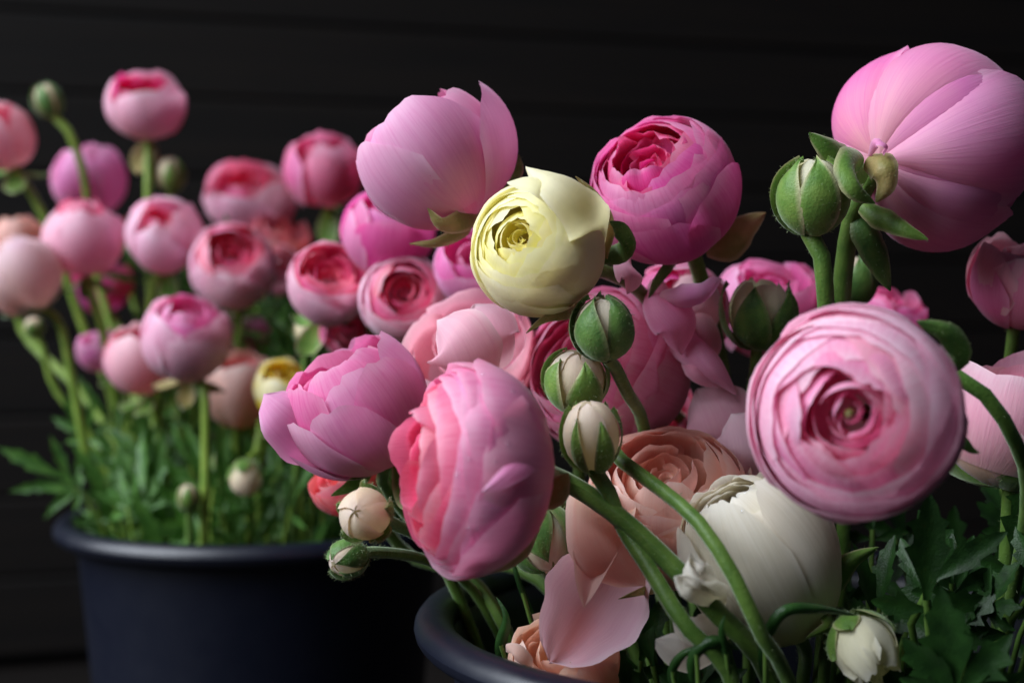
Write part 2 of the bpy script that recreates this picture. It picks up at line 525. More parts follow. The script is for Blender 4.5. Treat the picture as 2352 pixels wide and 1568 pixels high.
def strip_mesh(name, pts, width, cup=0.2, kind='petal', tilt=0.0, n=16, nu=10, seed=0, wav=0.03, normal=None, base_w=0.35, roll=0.0, taper=0.5):
    """a free petal / sepal / blade along a curve; width in metres, cup relative to width"""
    rng = np.random.default_rng(seed)
    c = catmull(pts, n)
    t = np.gradient(c, axis=0)
    t /= np.linalg.norm(t, axis=1)[:, None] + 1e-12
    nrm = np.array(-FWD if normal is None else normal, float)
    v = np.linspace(0, 1, n + 1)
    if kind == 'petal':
        w = (base_w + (1 - base_w) * np.sin(np.pi * .5 * np.clip(v / .6, 0, 1))) * np.sqrt(np.clip(1 - np.clip((v - taper) / (1 - taper), 0, 1) ** 2.1, 0, 1)) + 0.02
    elif kind == 'sepal':
        w = np.clip(1 - v ** 2.2, 0, 1) ** 0.8 * (0.6 + 0.4 * np.clip(v / .3, 0, 1)) + 0.03
    else:
        w = np.sin(np.pi * np.clip(v, 0, 1) ** .8) ** .7 + 0.03
    ph = rng.uniform(0, 6.28, 6)
    u = np.linspace(-1, 1, nu + 1)
    rows, uv = [], []
    for k in range(n + 1):
        nn = nrm - t[k] * np.dot(nrm, t[k])
        nn /= np.linalg.norm(nn) + 1e-9
        s = np.cross(t[k], nn)
        a = math.radians(tilt + roll * v[k])
        s2 = s * math.cos(a) + nn * math.sin(a)
        n2 = np.cross(s2, t[k])
        half = width * 0.5 * w[k] * (1 + 0.04 * math.sin(9 * v[k] + ph[0]) + 0.03 * math.sin(23 * v[k] + ph[1]))
        off = -cup * half * (u ** 2) + wav * width * v[k] * (np.sin(4 * u + 3 * v[k] + ph[2]) + .6 * np.sin(8 * u + 5 * v[k] + ph[3])) * .5
        rows.append(c[k] + (u * half)[:, None] * s2 + off[:, None] * n2)
        uv.append(np.stack([u * .5 + .5, np.full_like(u, v[k])], -1))
    return grid_mesh(name, np.array(rows), np.array(uv), nu, n)


def stem_to_bucket(rng, base, axis, key, r, via=None, lead=0.035):
    bx, by, H, rb = BUCKETS[key]
    pts = [base]
    if via:
        pts += via
    else:
        pts.append(base - axis * lead + Vector((0, 0, -0.01)))
    last = pts[-1]
    dx, dy = last.x - bx, last.y - by
    L = math.hypot(dx, dy) + 1e-6
    q = min(L, rb * 0.80) / L
    rim = Vector((bx + dx * q, by + dy * q, H + 0.005))
    if last.z > H + 0.03 or not via:
        if L > rb * .8 and last.z > H + 0.05:
            pts.append((last + rim) / 2 + Vector((0, 0, 0.012)))
        pts.append(rim)
    a = rng.uniform(0, 6.28)
    q2 = rng.uniform(0.15, 0.6)
    pts.append(Vector((bx + rb * .6 * q2 * math.cos(a), by + rb * .6 * q2 * math.sin(a), 0.012)))
    return pts


def frame(axis, flip=False):
    z = axis.normalized()
    tow = -FWD
    ref = tow if abs(z.dot(tow)) < 0.85 else UP
    x = (ref - z * ref.dot(z)).normalized()
    y = z.cross(x)
    return Matrix((x, y, z)).transposed()


SEED = [100]


def flower(label, x, y, d, Rpx, axis, mat, mat_in=None, cat='flower', group=None, n_out=6, th_out=118, W=56, c=1.0, bb=1.0,
           outers=None, rims=6, m0=0.74, m1=0.08, z0=0.56, z1=0.42, thr=(136, 112), npet=(5, 3), imb=0.045, wav=0.012, hi=True,
           bucket='R', via=None, stem_r=0.0026, sepals=4, sep_mat='sepal', sep_open=70, extra=None, roll=0.0, core=None, name='ranunculus',
           stem_mat='stem', sep_len=80, lead=0.035, jit=1.0, sep_w=26, rim_k=0.28, bulge=0.06, rim_wav=None, shift=(0, 0), tiltj=7, domes=None, flat=1.0, bias=None):
    SEED[0] += 1
    rng = np.random.default_rng(SEED[0])
    R = Rpx * PX * d
    ctr = P(x, y, d)
    ax = DIR(axis)
    M = frame(ax)
    base = ctr - ax * (R * c * 0.97)
    t = thing(name, label, cat, base, group)
    off = np.array((ctr - base))
    Mn = np.array(M)

    def add(nm, arr, mt):
        pts, uv, nu, nv = arr
        pts = pts.copy()
        if flat != 1.0 and nm == 'petal':
            pts[..., 2] = np.where(pts[..., 2] > 0, pts[..., 2] * flat, pts[..., 2])
        pts = pts * R @ Mn.T + off
        return obj(nm, grid_mesh(nm, pts, uv, nu, nv), MATS[mt], t)

    mi = mat_in or mat
    if domes:
        dn, dt0, dt1, db = domes
        p0 = rng.uniform(0, 360)
        for k in range(dn):
            q = k / max(1, dn - 1)
            bk = 0.965 + (db - 0.965) * q
            for j in range(4):
                ph = p0 + j * 90 + rng.uniform(-14, 14)
                th = dt0 + (dt1 - dt0) * q + rng.uniform(-6, 6)
                if bias:
                    th += bias[1] * math.cos(math.radians(ph - bias[0]))
                add('petal', petal_arr(rng, phi=ph, W=rng.uniform(58, 74), th0=55, th=min(th, 168), b=bk * bb, c=bk * c, imb=imb * .55, wav=wav * .8, k=rng.uniform(.14, .34), p=rng.uniform(1.8, 2.8),
                                       nu=14 if hi else 9, nv=14 if hi else 9, bulge=.02, flare=rng.uniform(-.01, .025), notch=.025), mat if q < .7 else mi)
            p0 += 38
    # outer petals
    if outers is None:
        outers = []
        for k in range(n_out):
            outers.append(dict(phi=k * 360 / n_out * (1 if n_out < 7 else 1.37) + rng.uniform(-12, 12) * jit, th=th_out + rng.uniform(-9, 9) * jit,
                               W=W + rng.uniform(-6, 6), b=1 - 0.012 * k))
    g = 16 if hi else 10
    for o in outers:
        o = dict(o)
        mt = o.pop('mat', mat)
        o.setdefault('c', c * o.get('b', 1)); o['b'] = o.get('b', 1) * bb
        o['phi'] = o.get('phi', 0) + roll
        o.setdefault('imb', imb); o.setdefault('wav', wav); o.setdefault('nu', g); o.setdefault('nv', g)
        o.setdefault('base_z', -c); o.setdefault('bulge', bulge); o.setdefault('zc', o['c'] - c); o.setdefault('th0', 2)
        add('petal', petal_arr(rng, **o), mt)
    # inner whorls, rim by rim
    gi = 12 if hi else 8
    ph0 = rng.uniform(0, 360)
    for k in range(rims):
        s = k / max(1, rims - 1)
        m = m0 + (m1 - m0) * s
        z = z0 + (z1 - z0) * s ** 0.9
        th = thr[0] + (thr[1] - thr[0]) * s
        n = int(round(npet[0] + (npet[1] - npet[0]) * s))
        bk = m / math.sin(math.radians(th))
        if bk > 0.92:
            bk = 0.92
            th = 180 - math.degrees(math.asin(min(1, m / bk)))
        for q in range(n):
            jj = 1 + rng.uniform(-.10, .10) * jit
            zz = z + rng.uniform(-.07, .07) * jit
            thk = th + rng.uniform(-8, 8) * jit
            bq = bk * jj
            ck = bq * c
            zc = zz + ck * math.cos(math.radians(thk))
            mt = mat if k == 0 and mat_in is None else mi
            rw = wav * 1.4 if rim_wav is None else rim_wav
            pa = petal_arr(rng, phi=ph0 + q * 360 / n + rng.uniform(-20, 20) * jit, W=(360 / n) * rng.uniform(.62, .85), th0=52, th=thk,
                                   b=bq * bb, c=ck, zc=zc, imb=imb * rng.uniform(.8, 2.2), wav=rw, k=rim_k * rng.uniform(.6, 1.7), p=rng.uniform(1.9, 3), nu=gi, nv=gi, notch=0.03,
                                   flare=rng.uniform(-.03, .05), bulge=.05)
            tl = np.array(Matrix.Rotation(math.radians(rng.normal(0, tiltj) * jit), 3, Vector((rng.normal(), rng.normal(), 0.01)).normalized()))
            piv = np.array([0, 0, zz - .3])
            add('petal', ((pa[0] - piv) @ tl.T + piv + np.array([shift[0] * s, shift[1] * s, 0]),) + pa[1:], mt)
        ph0 += 47
    if core:
        pts, uv, nu, nv = petal_arr(rng, phi=0, W=180, th0=1, th=178, b=0.045, c=0.045, zc=z1 - 0.10, imb=0, wav=0.05, k=0, nu=10, nv=8, notch=0)
        obj('core', grid_mesh('core', pts * R @ Mn.T + off, uv, nu, nv), MATS[core], t)
    # sepals
    for k in range(sepals):
        ph = k * 360 / max(1, sepals) + rng.uniform(-15, 15)
        add('sepal', petal_arr(rng, phi=ph, W=sep_w + rng.uniform(-3, 4), th0=4, th=sep_len + rng.uniform(-8, 8), b=1.03 * bb, c=1.03 * c, imb=0.0, wav=0.03,
                               open=sep_open + rng.uniform(-20, 20), kind='sepal', nu=6, nv=10, base_z=-c), sep_mat)
    # free-standing pieces
    for e in (extra or []):
        e = dict(e)
        nm = e.pop('name', 'petal'); mt = e.pop('mat', mat); w = e.pop('w'); pp = e.pop('pts')
        dd = pp[0][2]
        me = strip_mesh(nm, [P(*q) for q in pp], w * PX * dd, seed=SEED[0] * 7 + len(t.children), **e)
        me.transform(Matrix.Translation(-base))
        obj(nm, me, MATS[mt], t)
    if bucket:
        v = [P(*q) for q in via] if via else None
        pts = stem_to_bucket(rng, base + ax * (0.02 * R), ax, bucket, stem_r, v, lead)
        me = tube_mesh('stem', pts, [stem_r * 1.05, stem_r, stem_r, stem_r * 1.15], n=46, seed=SEED[0])
        me.transform(Matrix.Translation(-base))
        obj('stem', me, MATS[stem_mat], t)
    return t


def bud(label, x, y, d, Rpx, axis, core='budpale', sep='sepal', c=1.12, n_sep=5, sep_len=(120, 150), sep_w=44, bucket='R', via=None, stem_r=0.0022,
        sep_open=0, group=None, hi=True, th_core=172, roll=0.0, stem_mat='stem', lead=0.03, flare=0.0, core_wav=.012, fuzz=False):
    SEED[0] += 1
    rng = np.random.default_rng(SEED[0])
    R = Rpx * PX * d
    ctr = P(x, y, d)
    ax = DIR(axis)
    Mn = np.array(frame(ax))
    base = ctr - ax * (R * c * 0.97)
    t = thing('flower_bud', label, 'bud', base, group)
    off = np.array(ctr - base)

    def add(nm, arr, mt):
        pts, uv, nu, nv = arr
        return obj(nm, grid_mesh(nm, pts * R @ Mn.T + off, uv, nu, nv), MATS[mt], t)
    g = 10 if hi else 7
    for k in range(6):
        add('petal', petal_arr(rng, phi=roll + k * 72 + 30, W=52, th0=4, th=th_core, b=.87, c=.92 * c, imb=.05, wav=core_wav, k=.25, nu=g, nv=g), core)
    for k in range(n_sep):
        add('sepal', petal_arr(rng, phi=roll + k * 360 / n_sep + rng.uniform(-11, 11), W=sep_w + rng.uniform(-6, 4), th0=3, th=rng.uniform(*sep_len), b=1.0, c=c, imb=.05, wav=.03,
                               open=sep_open + rng.uniform(-3, 4), kind='sepal', nu=8, nv=12, flare=flare, base_z=-c), sep)
    if bucket:
        v = [P(*q) for q in via] if via else None
        pts = stem_to_bucket(rng, base + ax * (0.05 * R), ax, bucket, stem_r, v, lead)
        me = tube_mesh('stem', pts, [stem_r * 1.1, stem_r, stem_r, stem_r * 1.1], n=46, seed=SEED[0])
        me.transform(Matrix.Translation(-base))
        obj('stem', me, MATS[stem_mat], t)
    return t


def fuzz(parent, count, length, seed=5, only=('sepal', 'stem'), zmin=0.33):
    """fine silvery hairs standing on the sepals and the visible stem of a thing"""
    rng = np.random.default_rng(seed)
    V, F = [], []
    for ch in list(parent.children):
        if ch.name.split('.')[0] not in only:
            continue
        me = ch.data
        stem = ch.name.startswith('stem')
        m = len(me.polygons)
        co = np.empty(m * 3); me.polygons.foreach_get('center', co); co = co.reshape(-1, 3)
        no = np.empty(m * 3); me.polygons.foreach_get('normal', no); no = no.reshape(-1, 3)
        ok = np.where(co[:, 2] + parent.location.z > zmin)[0]
        if len(ok) == 0:
            continue
        mid = np.array((0, 0, 0)) if stem else co.mean(0)
        for i in rng.choice(ok, count * (3 if stem else 1)):
            vs_ = [np.array(me.vertices[k].co) for k in me.polygons[i].vertices]
            wgt = rng.dirichlet(np.ones(len(vs_)))
            q = sum(a * b for a, b in zip(wgt, vs_))
            for sg in ((1,) if stem else (1, -1)):
                d = no[i] * sg + rng.normal(0, .45, 3)
                d /= np.linalg.norm(d)
                e = np.cross(d, rng.normal(0, 1, 3)); e /= np.linalg.norm(e) + 1e-9
                L = length * rng.uniform(.5, 1.2)
                w = 0.000035
                o = len(V)
                V += [q - e * w, q + e * w, q + d * L * .6 + e * w * .7 + rng.normal(0, L * .05, 3), q + d * L]
                F += [(o, o + 1, o + 2), (o, o + 2, o + 3)]
    me = bpy.data.meshes.new('fine_hairs')
    me.from_pydata([tuple(v) for v in V], [], F)
    h = obj('fine_hairs', me, MATS['hair'], parent)
    h['kind'] = 'stuff'


# ------------------------------------------------------------------ large flowers of the near bucket
GR = 'flowers of the near bucket'
# top pink flower seen from its side
flower('large pale pink cup flower seen side on above the cream one, petal standing up', 985, 352, 0.56, 172, (-0.58, 0.80, 0.05), 'mauve', 'mauve_in', group=GR,
       outers=[dict(phi=-4, W=54, th=128, b=1.02, k=.34, imb=.0), dict(phi=-62, W=56, th=122, b=1.0, imb=.05, k=.3), dict(phi=86, W=58, th=122, b=1.0, open=11, k=.36, imb=.0),
               dict(phi=150, W=60, th=120, b=.96), dict(phi=215, W=60, th=120, b=.95), dict(phi=-95, W=55, th=126, b=.94), dict(phi=60, W=50, th=124, b=.94), dict(phi=-25, W=50, th=130, b=.95)],
       rims=4, m0=.6, z0=.6, z1=.4, c=1.02, sepals=0,
       extra=[dict(name='sepal', mat='sepal_dry', w=62, pts=[(1092, 462, .56), (1060, 510, .545), (1010, 515, .54), (982, 478, .54)], kind='sepal', cup=.3, tilt=30),
              dict(name='sepal', mat='sepal_dry', w=50, pts=[(1095, 470, .56), (1060, 535, .55), (1000, 562, .55), (940, 560, .555)], kind='sepal', cup=.3, tilt=50),
              dict(name='sepal', mat='sepal', w=70, pts=[(1100, 468, .565), (1140, 430, .555), (1180, 390, .56), (1192, 355, .57)], kind='sepal', cup=.5)],
       via=[(1120, 520, .575), (1200, 640, .60), (1330, 860, .61)])
# cream flower
flower('pale yellow cream flower with open spiral centre between the pink ones', 1232, 570, 0.515, 156, (-0.45, 0.22, 0.87), 'cream', 'cream_in', group=GR,
       n_out=7, th_out=122, W=56, domes=(5, 128, 158, .82), bias=(250, 9), flat=.9, bulge=.09, rims=5, m0=.28, z0=.74, z1=.55, m1=.05, thr=(142, 110), sepals=0, roll=20, npet=(4, 3),
       extra=[dict(w=150, pts=[(1378, 590, .53), (1350, 490, .492), (1285, 425, .488), (1208, 384, .50)], cup=.35, kind='sepal', tilt=-28),
              dict(w=70, pts=[(1300, 470, .50), (1250, 430, .49), (1210, 418, .492), (1165, 420, .497)], cup=.3, kind='sepal', tilt=-35),
              dict(name='sepal', mat='sepal_dry', w=46, pts=[(1385, 590, .53), (1395, 520, .525), (1365, 450, .515), (1322, 405, .51)], kind='sepal', tilt=55),
              dict(name='sepal', mat='sepal_dark', w=60, pts=[(1370, 590, .53), (1430, 575, .53), (1425, 525, .52), (1400, 508, .515)], kind='sepal', tilt=30),
              dict(name='sepal', mat='sepal_dry', w=40, pts=[(1345, 690, .53), (1300, 722, .515), (1250, 735, .51), (1208, 765, .51)], kind='sepal', tilt=40)],
       via=[(1430, 640, .56), (1520, 760, .59)])
# hot pink
flower('deep pink globe flower with ruffled opening at the top, against dark wall', 1522, 432, 0.555, 172, (-0.42, 0.60, 0.66), 'hot', 'hot_in', group=GR,
       outers=[dict(phi=28, W=50, th=106, b=1.03, k=.36), dict(phi=-38, W=52, th=104, b=1.01, k=.3), dict(phi=95, W=56, th=128, b=1.0), dict(phi=160, W=56, th=124, b=.99),
               dict(phi=-100, W=54, th=112, b=.99), dict(phi=215, W=56, th=130, b=.98), dict(phi=0, W=52, th=120, b=.96), dict(phi=60, W=52, th=126, b=.97)],
       domes=(4, 124, 146, .84), bias=(90, 6), rims=5, m0=.44, m1=.08, z0=.70, z1=.36, thr=(136, 104), wav=.02, rim_wav=.07, sepals=0,
       extra=[dict(name='sepal', mat='sepal_dry', w=90, pts=[(1620, 560, .575), (1665, 560, .57), (1715, 520, .57), (1760, 488, .575)], kind='sepal', cup=.6),
              dict(name='sepal', mat='sepal_dark', w=40, pts=[(1560, 590, .57), (1540, 610, .56), (1510, 650, .56), (1490, 690, .565)], kind='sepal', tilt=40)],
       via=[(1610, 640, .59), (1650, 800, .60), (1665, 900, .60)], stem_r=0.0031)
# top right, seen from behind
flower('big mauve pink flower nodding away, back of its petals and curled sepals showing', 2140, 338, 0.55, 212, (0.70, 0.20, -0.58), 'mauve', 'mauve_in', group=GR,
       outers=[dict(phi=8, W=42, th=118, b=1.10, k=.32, bulge=.20), dict(phi=-62, W=42, th=122, b=1.05, k=.3, bulge=.18), dict(phi=-30, W=32, th=116, b=1.02, k=.3, bulge=.08), dict(phi=-120, W=42, th=122, b=1.03, k=.36, bulge=.14, open=5),
               dict(phi=94, W=44, th=118, b=1.085, k=.3, bulge=.18), dict(phi=54, W=30, th=116, b=1.02, k=.3, bulge=.12), dict(phi=28, W=50, th=112, b=.99, k=.3, bulge=.06), dict(phi=150, W=52, th=112, b=1.0, bulge=.1), dict(phi=205, W=52, th=112, b=1.0, bulge=.1), dict(phi=-90, W=56, th=114, b=.96),
               dict(phi=100, W=60, th=110, b=.94), dict(phi=200, W=70, th=110, b=.93)],
       rims=3, m0=.55, z0=.5, z1=.4, c=.98, bb=1.0, sepals=0, imb=.0, bulge=.10,
       extra=[dict(name='sepal', mat='sepal', w=98, pts=[(1995, 400, .528), (1950, 375, .52), (1900, 335, .515), (1858, 305, .515)], kind='sepal', cup=.5, tilt=-15),
              dict(name='sepal', mat='sepal', w=82, pts=[(1985, 365, .52), (1958, 385, .505), (1965, 425, .50), (2010, 468, .505)], kind='sepal', cup=.7, tilt=20),
              dict(name='sepal', mat='sepal_dry', w=76, pts=[(1990, 365, .52), (2025, 385, .51), (2035, 420, .51), (2012, 465, .512)], kind='sepal', cup=.5, tilt=-20),
              dict(name='sepal', mat='sepal', w=58, pts=[(1980, 470, .53), (2030, 500, .52), (2085, 530, .515), (2132, 550, .515)], kind='sepal', cup=.5),
              dict(name='sepal', mat='sepal_dark', w=84, pts=[(1985, 480, .535), (2000, 540, .53), (2025, 600, .53), (2045, 668, .535)], kind='sepal', cup=.5, tilt=15),
              dict(w=24, pts=[(1995, 360, .52), (2015, 325, .51), (2038, 335, .508), (2030, 358, .512)], kind='petal', cup=.4, tilt=50)],
       via=[(1962, 480, .535), (1945, 560, .54), (1932, 690, .55), (1925, 900, .57)], stem_r=0.0036)
# big rose, nearest
flower('largest rose pink flower facing forward with tight spiral of petals at its middle', 1962, 950, 0.43, 250, (-0.34, 0.06, 0.94), 'rosepale', 'rose_in', group=GR,
       n_out=7, th_out=104, W=58, domes=(6, 110, 150, .80), flat=.8, bias=(270, 9), rims=7, m0=.42, m1=.07, z0=.68, z1=.48, thr=(142, 112), npet=(5, 3), tiltj=9, sepals=0, core='sepal_dry', imb=.05, bb=1.0, rim_k=.42, c=.9,
       extra=[dict(name='sepal', mat='sepal_dark', w=70, pts=[(2150, 850, .462), (2200, 820, .455), (2185, 770, .45), (2105, 738, .447)], kind='sepal', cup=.5),
              dict(name='sepal', mat='sepal_dark', w=34, pts=[(2170, 1000, .46), (2210, 1015, .455), (2235, 1035, .455), (2250, 1040, .455)], kind='sepal')],
       via=[(2150, 850, .475), (2260, 905, .47), (2330, 1010, .475), (2360, 1120, .49), (2300, 1500, .53)], stem_r=0.0026)
# front centre pink with droplets
flower('big wet pink flower with water drops, turned sideways, coral layered throat', 1058, 1076, 0.46, 242, (-0.93, 0.08, 0.28), 'wetpink', 'coralpink_in', group=GR,
       outers=[dict(phi=0, W=50, th=94, b=1.0, k=.30), dict(phi=-62, W=54, th=98, b=1.01, k=.3), dict(phi=58, W=50, th=92, b=1.02, k=.3), dict(phi=-110, W=54, th=100, b=1.0),
               dict(phi=105, W=54, th=100, b=1.0), dict(phi=160, W=60, th=102, b=.99), dict(phi=215, W=60, th=100, b=.99), dict(phi=-30, W=46, th=102, b=.97), dict(phi=30, W=46, th=106, b=.97)],
       domes=(5, 101, 128, .80), flat=.95, rims=4, m0=.5, m1=.12, z0=.58, z1=.3, thr=(118, 100), wav=.02, c=.84, bulge=.08, sepals=0, npet=(6, 3),
       extra=[dict(w=70, pts=[(1246, 1020, .450), (1200, 1065, .432), (1152, 1102, .424), (1106, 1130, .421)], kind='sepal', cup=.35, tilt=-15),
              dict(name='sepal', mat='sepal_dry', w=86, pts=[(1225, 1090, .475), (1262, 1130, .47), (1290, 1110, .465), (1305, 1085, .465)], kind='sepal', cup=.5),
              dict(name='sepal', mat='sepal_dry', w=60, pts=[(1230, 1200, .485), (1180, 1270, .47), (1130, 1300, .458), (1065, 1312, .455)], kind='sepal', cup=.4)],
       via=[(1290, 1100, .495), (1400, 1170, .485), (1540, 1295, .472), (1650, 1410, .467), (1770, 1560, .475)], stem_r=0.0033)
# mauve pink left of it
flower('mauve pink flower with long upright overlapping petals beside the wet pink one', 810, 915, 0.545, 168, (-0.48, 0.82, 0.30), 'mauve', 'mauve_in', group=GR,
       outers=[dict(phi=-15, W=42, th=106, b=1.02, k=.42), dict(phi=-55, W=38, th=104, b=1.03, k=.45), dict(phi=35, W=42, th=118, b=1.0, k=.36), dict(phi=80, W=50, th=128, b=.98),
               dict(phi=-90, W=44, th=100, b=1.03, open=6), dict(phi=130, W=56, th=126, b=.97), dict(phi=190, W=56, th=122, b=.97), dict(phi=240, W=52, th=110, b=.98), dict(phi=10, W=48, th=126, b=.95)],
       rims=6, m0=.62, z0=.55, z1=.3, m1=.12, wav=.018, sepals=2, sep_mat='sepal', c=1.05,
       extra=[dict(w=150, pts=[(790, 1050, .555), (720, 1000, .535), (650, 940, .53), (606, 905, .535)], cup=.3, tilt=-25, base_w=.5),
              dict(name='sepal', mat='sepal', w=50, pts=[(850, 1058, .55), (835, 1095, .545), (800, 1120, .54), (760, 1138, .535)], kind='sepal', tilt=40)],
       via=[(880, 1110, .57), (1010, 1260, .585), (1150, 1420, .575)])
# peach flower in the middle
flower('soft peach pink flower with loose drooping petals behind the crossing stems', 1535, 1155, 0.535, 195, (-0.12, 0.80, 0.55), 'peach', 'peach', group=GR,
       n_out=7, th_out=112, W=54, domes=(3, 118, 134, .86), rims=5, m0=.52, z0=.66, z1=.36, thr=(130, 102), wav=.025, sepals=0,
       extra=[dict(w=245, mat='pale', pts=[(1445, 1270, .512), (1395, 1345, .511), (1335, 1430, .506), (1262, 1520, .497)], cup=-.5, tilt=-12, base_w=.6, n=22, nu=14, wav=.05, taper=.3),
              dict(w=120, pts=[(1420, 1170, .515), (1380, 1250, .498), (1360, 1320, .494), (1342, 1394, .488)], cup=-.6, tilt=-25, base_w=.6, kind='sepal'),
              dict(w=190, pts=[(1400, 1120, .515), (1400, 1190, .495), (1440, 1270, .49), (1480, 1345, .495)], cup=.55, tilt=18, base_w=.6),
              dict(w=180, mat='pale', pts=[(1640, 1060, .56), (1660, 1000, .555), (1640, 940, .56), (1600, 895, .57)], cup=.4, base_w=.7),
              dict(w=140, mat='pale', pts=[(1690, 1090, .545), (1710, 1040, .54), (1700, 980, .545), (1680, 950, .55)], cup=.4, base_w=.7),
              dict(name='sepal', mat='sepal_dry', w=40, pts=[(1560, 1320, .55), (1500, 1350, .51), (1460, 1362, .50), (1420, 1375, .50)], kind='sepal')])
# white flower
flower('white flower with fine grey veins and crumpled petal under the rose', 1740, 1275, 0.50, 178, (-0.46, 0.86, 0.20), 'white', group=GR,
       outers=[dict(phi=-22, W=40, th=150, b=1.02, k=.34, bulge=.12), dict(phi=38, W=36, th=142, b=1.06, k=.36, bulge=.12), dict(phi=86, W=40, th=146, b=1.09, k=.34, bulge=.1, edge=.03), dict(phi=-78, W=44, th=132, b=1.05, bulge=.12, k=.4), dict(phi=-130, W=56, th=146, b=.98),
               dict(phi=160, W=58, th=154, b=.97), dict(phi=215, W=58, th=152, b=.97), dict(phi=-50, W=50, th=160, b=.95), dict(phi=10, W=56, th=156, b=.95), dict(phi=120, W=60, th=162, b=.94), dict(phi=20, W=60, th=166, b=.91)],
       domes=(4, 136, 164, .80), rims=0, bb=.94, c=1.2, jit=.6, imb=.065, bulge=.12, sepals=0, wav=.014,
       extra=[dict(w=95, pts=[(1655, 1400, .478), (1620, 1375, .458), (1585, 1355, .452), (1558, 1322, .455)], cup=.6, tilt=30, wav=.28),
              dict(w=85, pts=[(1660, 1380, .476), (1635, 1345, .458), (1605, 1312, .453), (1585, 1280, .457)], cup=.7, tilt=-25, wav=.28),
              dict(w=130, pts=[(1690, 1420, .50), (1640, 1485, .482), (1575, 1510, .474), (1506, 1468, .472)], cup=.4, tilt=28, base_w=.6, taper=.4),
              dict(w=80, pts=[(1690, 1400, .495), (1650, 1440, .478), (1600, 1450, .47), (1545, 1425, .47)], cup=.4, tilt=-15, base_w=.6),
              dict(name='sepal', mat='sepal', w=70, pts=[(1880, 1410, .515), (1905, 1350, .50), (1955, 1290, .50), (2018, 1256, .505)], kind='sepal', cup=.9, tilt=10),
              dict(name='sepal', mat='sepal', w=56, pts=[(1860, 1400, .505), (1900, 1400, .49), (1905, 1440, .485), (1850, 1466, .485)], kind='sepal', cup=.7, tilt=30)],
       via=[(1850, 1500, .53), (1840, 1600, .55)])
# deep salmon pink behind the buds
flower('salmon pink flower half hidden behind the hairy green buds', 1385, 850, 0.59, 195, (-0.62, 0.30, 0.70), 'coralpink', 'coralpink', group=GR,
       n_out=7, th_out=106, W=56, domes=(4, 114, 140, .84), rims=5, m0=.48, z0=.62, z1=.3, sepals=0, wav=.02)
# pale pink behind the wet one
flower('very pale pink flower with wide loose petals behind the wet pink flower', 1075, 800, 0.60, 165, (-0.10, 0.55, 0.80), 'pale', 'pale', group=GR,
       n_out=8, th_out=92, W=52, rims=3, m0=.8, z0=.3, z1=.1, thr=(110, 95), sepals=0, wav=.03,
       extra=[dict(w=170, pts=[(1085, 900, .55), (1070, 840, .53), (1045, 780, .528), (1005, 735, .54)], cup=.35, tilt=12, base_w=.25, n=20),
              dict(w=150, pts=[(1150, 850, .56), (1130, 790, .545), (1110, 730, .55), (1090, 700, .56)], cup=.3, tilt=-15, base_w=.5)])
# dropping dark pink flower under the hot pink one
flower('faded pink flower shedding long limp petals below the deep pink globe', 1560, 720, 0.61, 120, (-0.35, -0.20, 0.85), 'coralpink', 'hot_in', group=GR,
       n_out=6, th_out=100, W=50, rims=4, m0=.8, z0=.3, z1=.1, sepals=0, wav=.03,
       extra=[dict(w=54, mat='pale', pts=[(1455, 545, .55), (1440, 600, .54), (1452, 640, .532), (1440, 676, .54)], cup=.9, tilt=35, roll=-50),
              dict(w=62, mat='mauve', pts=[(1515, 680, .56), (1570, 690, .545), (1620, 682, .54), (1658, 640, .545)], cup=.7, tilt=-30, roll=-20),
              dict(w=95, pts=[(1560, 690, .585), (1590, 770, .562), (1640, 840, .555), (1692, 908, .56)], cup=1.0, tilt=45, roll=-50, kind='sepal'),
              dict(w=85, pts=[(1600, 720, .585), (1610, 790, .566), (1600, 850, .558), (1650, 890, .56)], cup=.9, tilt=-35, roll=50, kind='sepal'),
              dict(w=100, pts=[(1500, 640, .575), (1520, 700, .556), (1560, 750, .552), (1565, 815, .56)], cup=.7, tilt=-20, roll=30),
              dict(w=110, mat='pale', pts=[(1560, 610, .61), (1600, 660, .59), (1620, 720, .585), (1610, 780, .59)], cup=.6, tilt=10)])
flower('pale mauve flower behind the open green bud, beneath the deep pink globe', 1768, 690, 0.66, 128, (0.05, 0.75, 0.55), 'mauve', 'mauve_in', group=GR,
       n_out=7, th_out=112, W=54, rims=5, m0=.7, z0=.5, z1=.3, sepals=0, wav=.025, hi=False)
flower('dusky pink flower glimpsed beside the pair of upright green stems', 2045, 720, 0.68, 82, (0.2, 0.8, 0.3), 'hot', 'hot_in', group=GR, n_out=6, th_out=118, rims=3, m0=.6, z0=.5, z1=.4, sepals=0, hi=False)
flower('peach orange flower with ragged petal edges standing tall at the wall', 2345, 632, 0.57, 118, (0.02, 0.92, 0.30), 'coralpink', 'pale', group=GR,
       n_out=7, th_out=122, W=52, rims=5, m0=.72, z0=.6, z1=.4, sepals=0, wav=.03, c=1.05)
flower('pale blush flower with veined outer petals and wide green calyx behind the rose', 2330, 930, 0.525, 178, (0.0, 0.97, 0.16), 'blush', 'pale', group=GR,
       outers=[dict(phi=-10, W=58, th=112, b=1.0, k=.2), dict(phi=-60, W=56, th=100, b=.99), dict(phi=-120, W=56, th=106, b=.98), dict(phi=50, W=56, th=108, b=.98), dict(phi=110, W=56, th=106, b=.98), dict(phi=170, W=56, th=106, b=.98), dict(phi=-75, W=40, th=72, b=1.02, mat='apricot')],
       rims=5, m0=.78, z0=.5, z1=.3, c=1.05, sepals=5, sep_mat='sepal', sep_open=8, sep_len=62, sep_w=40)
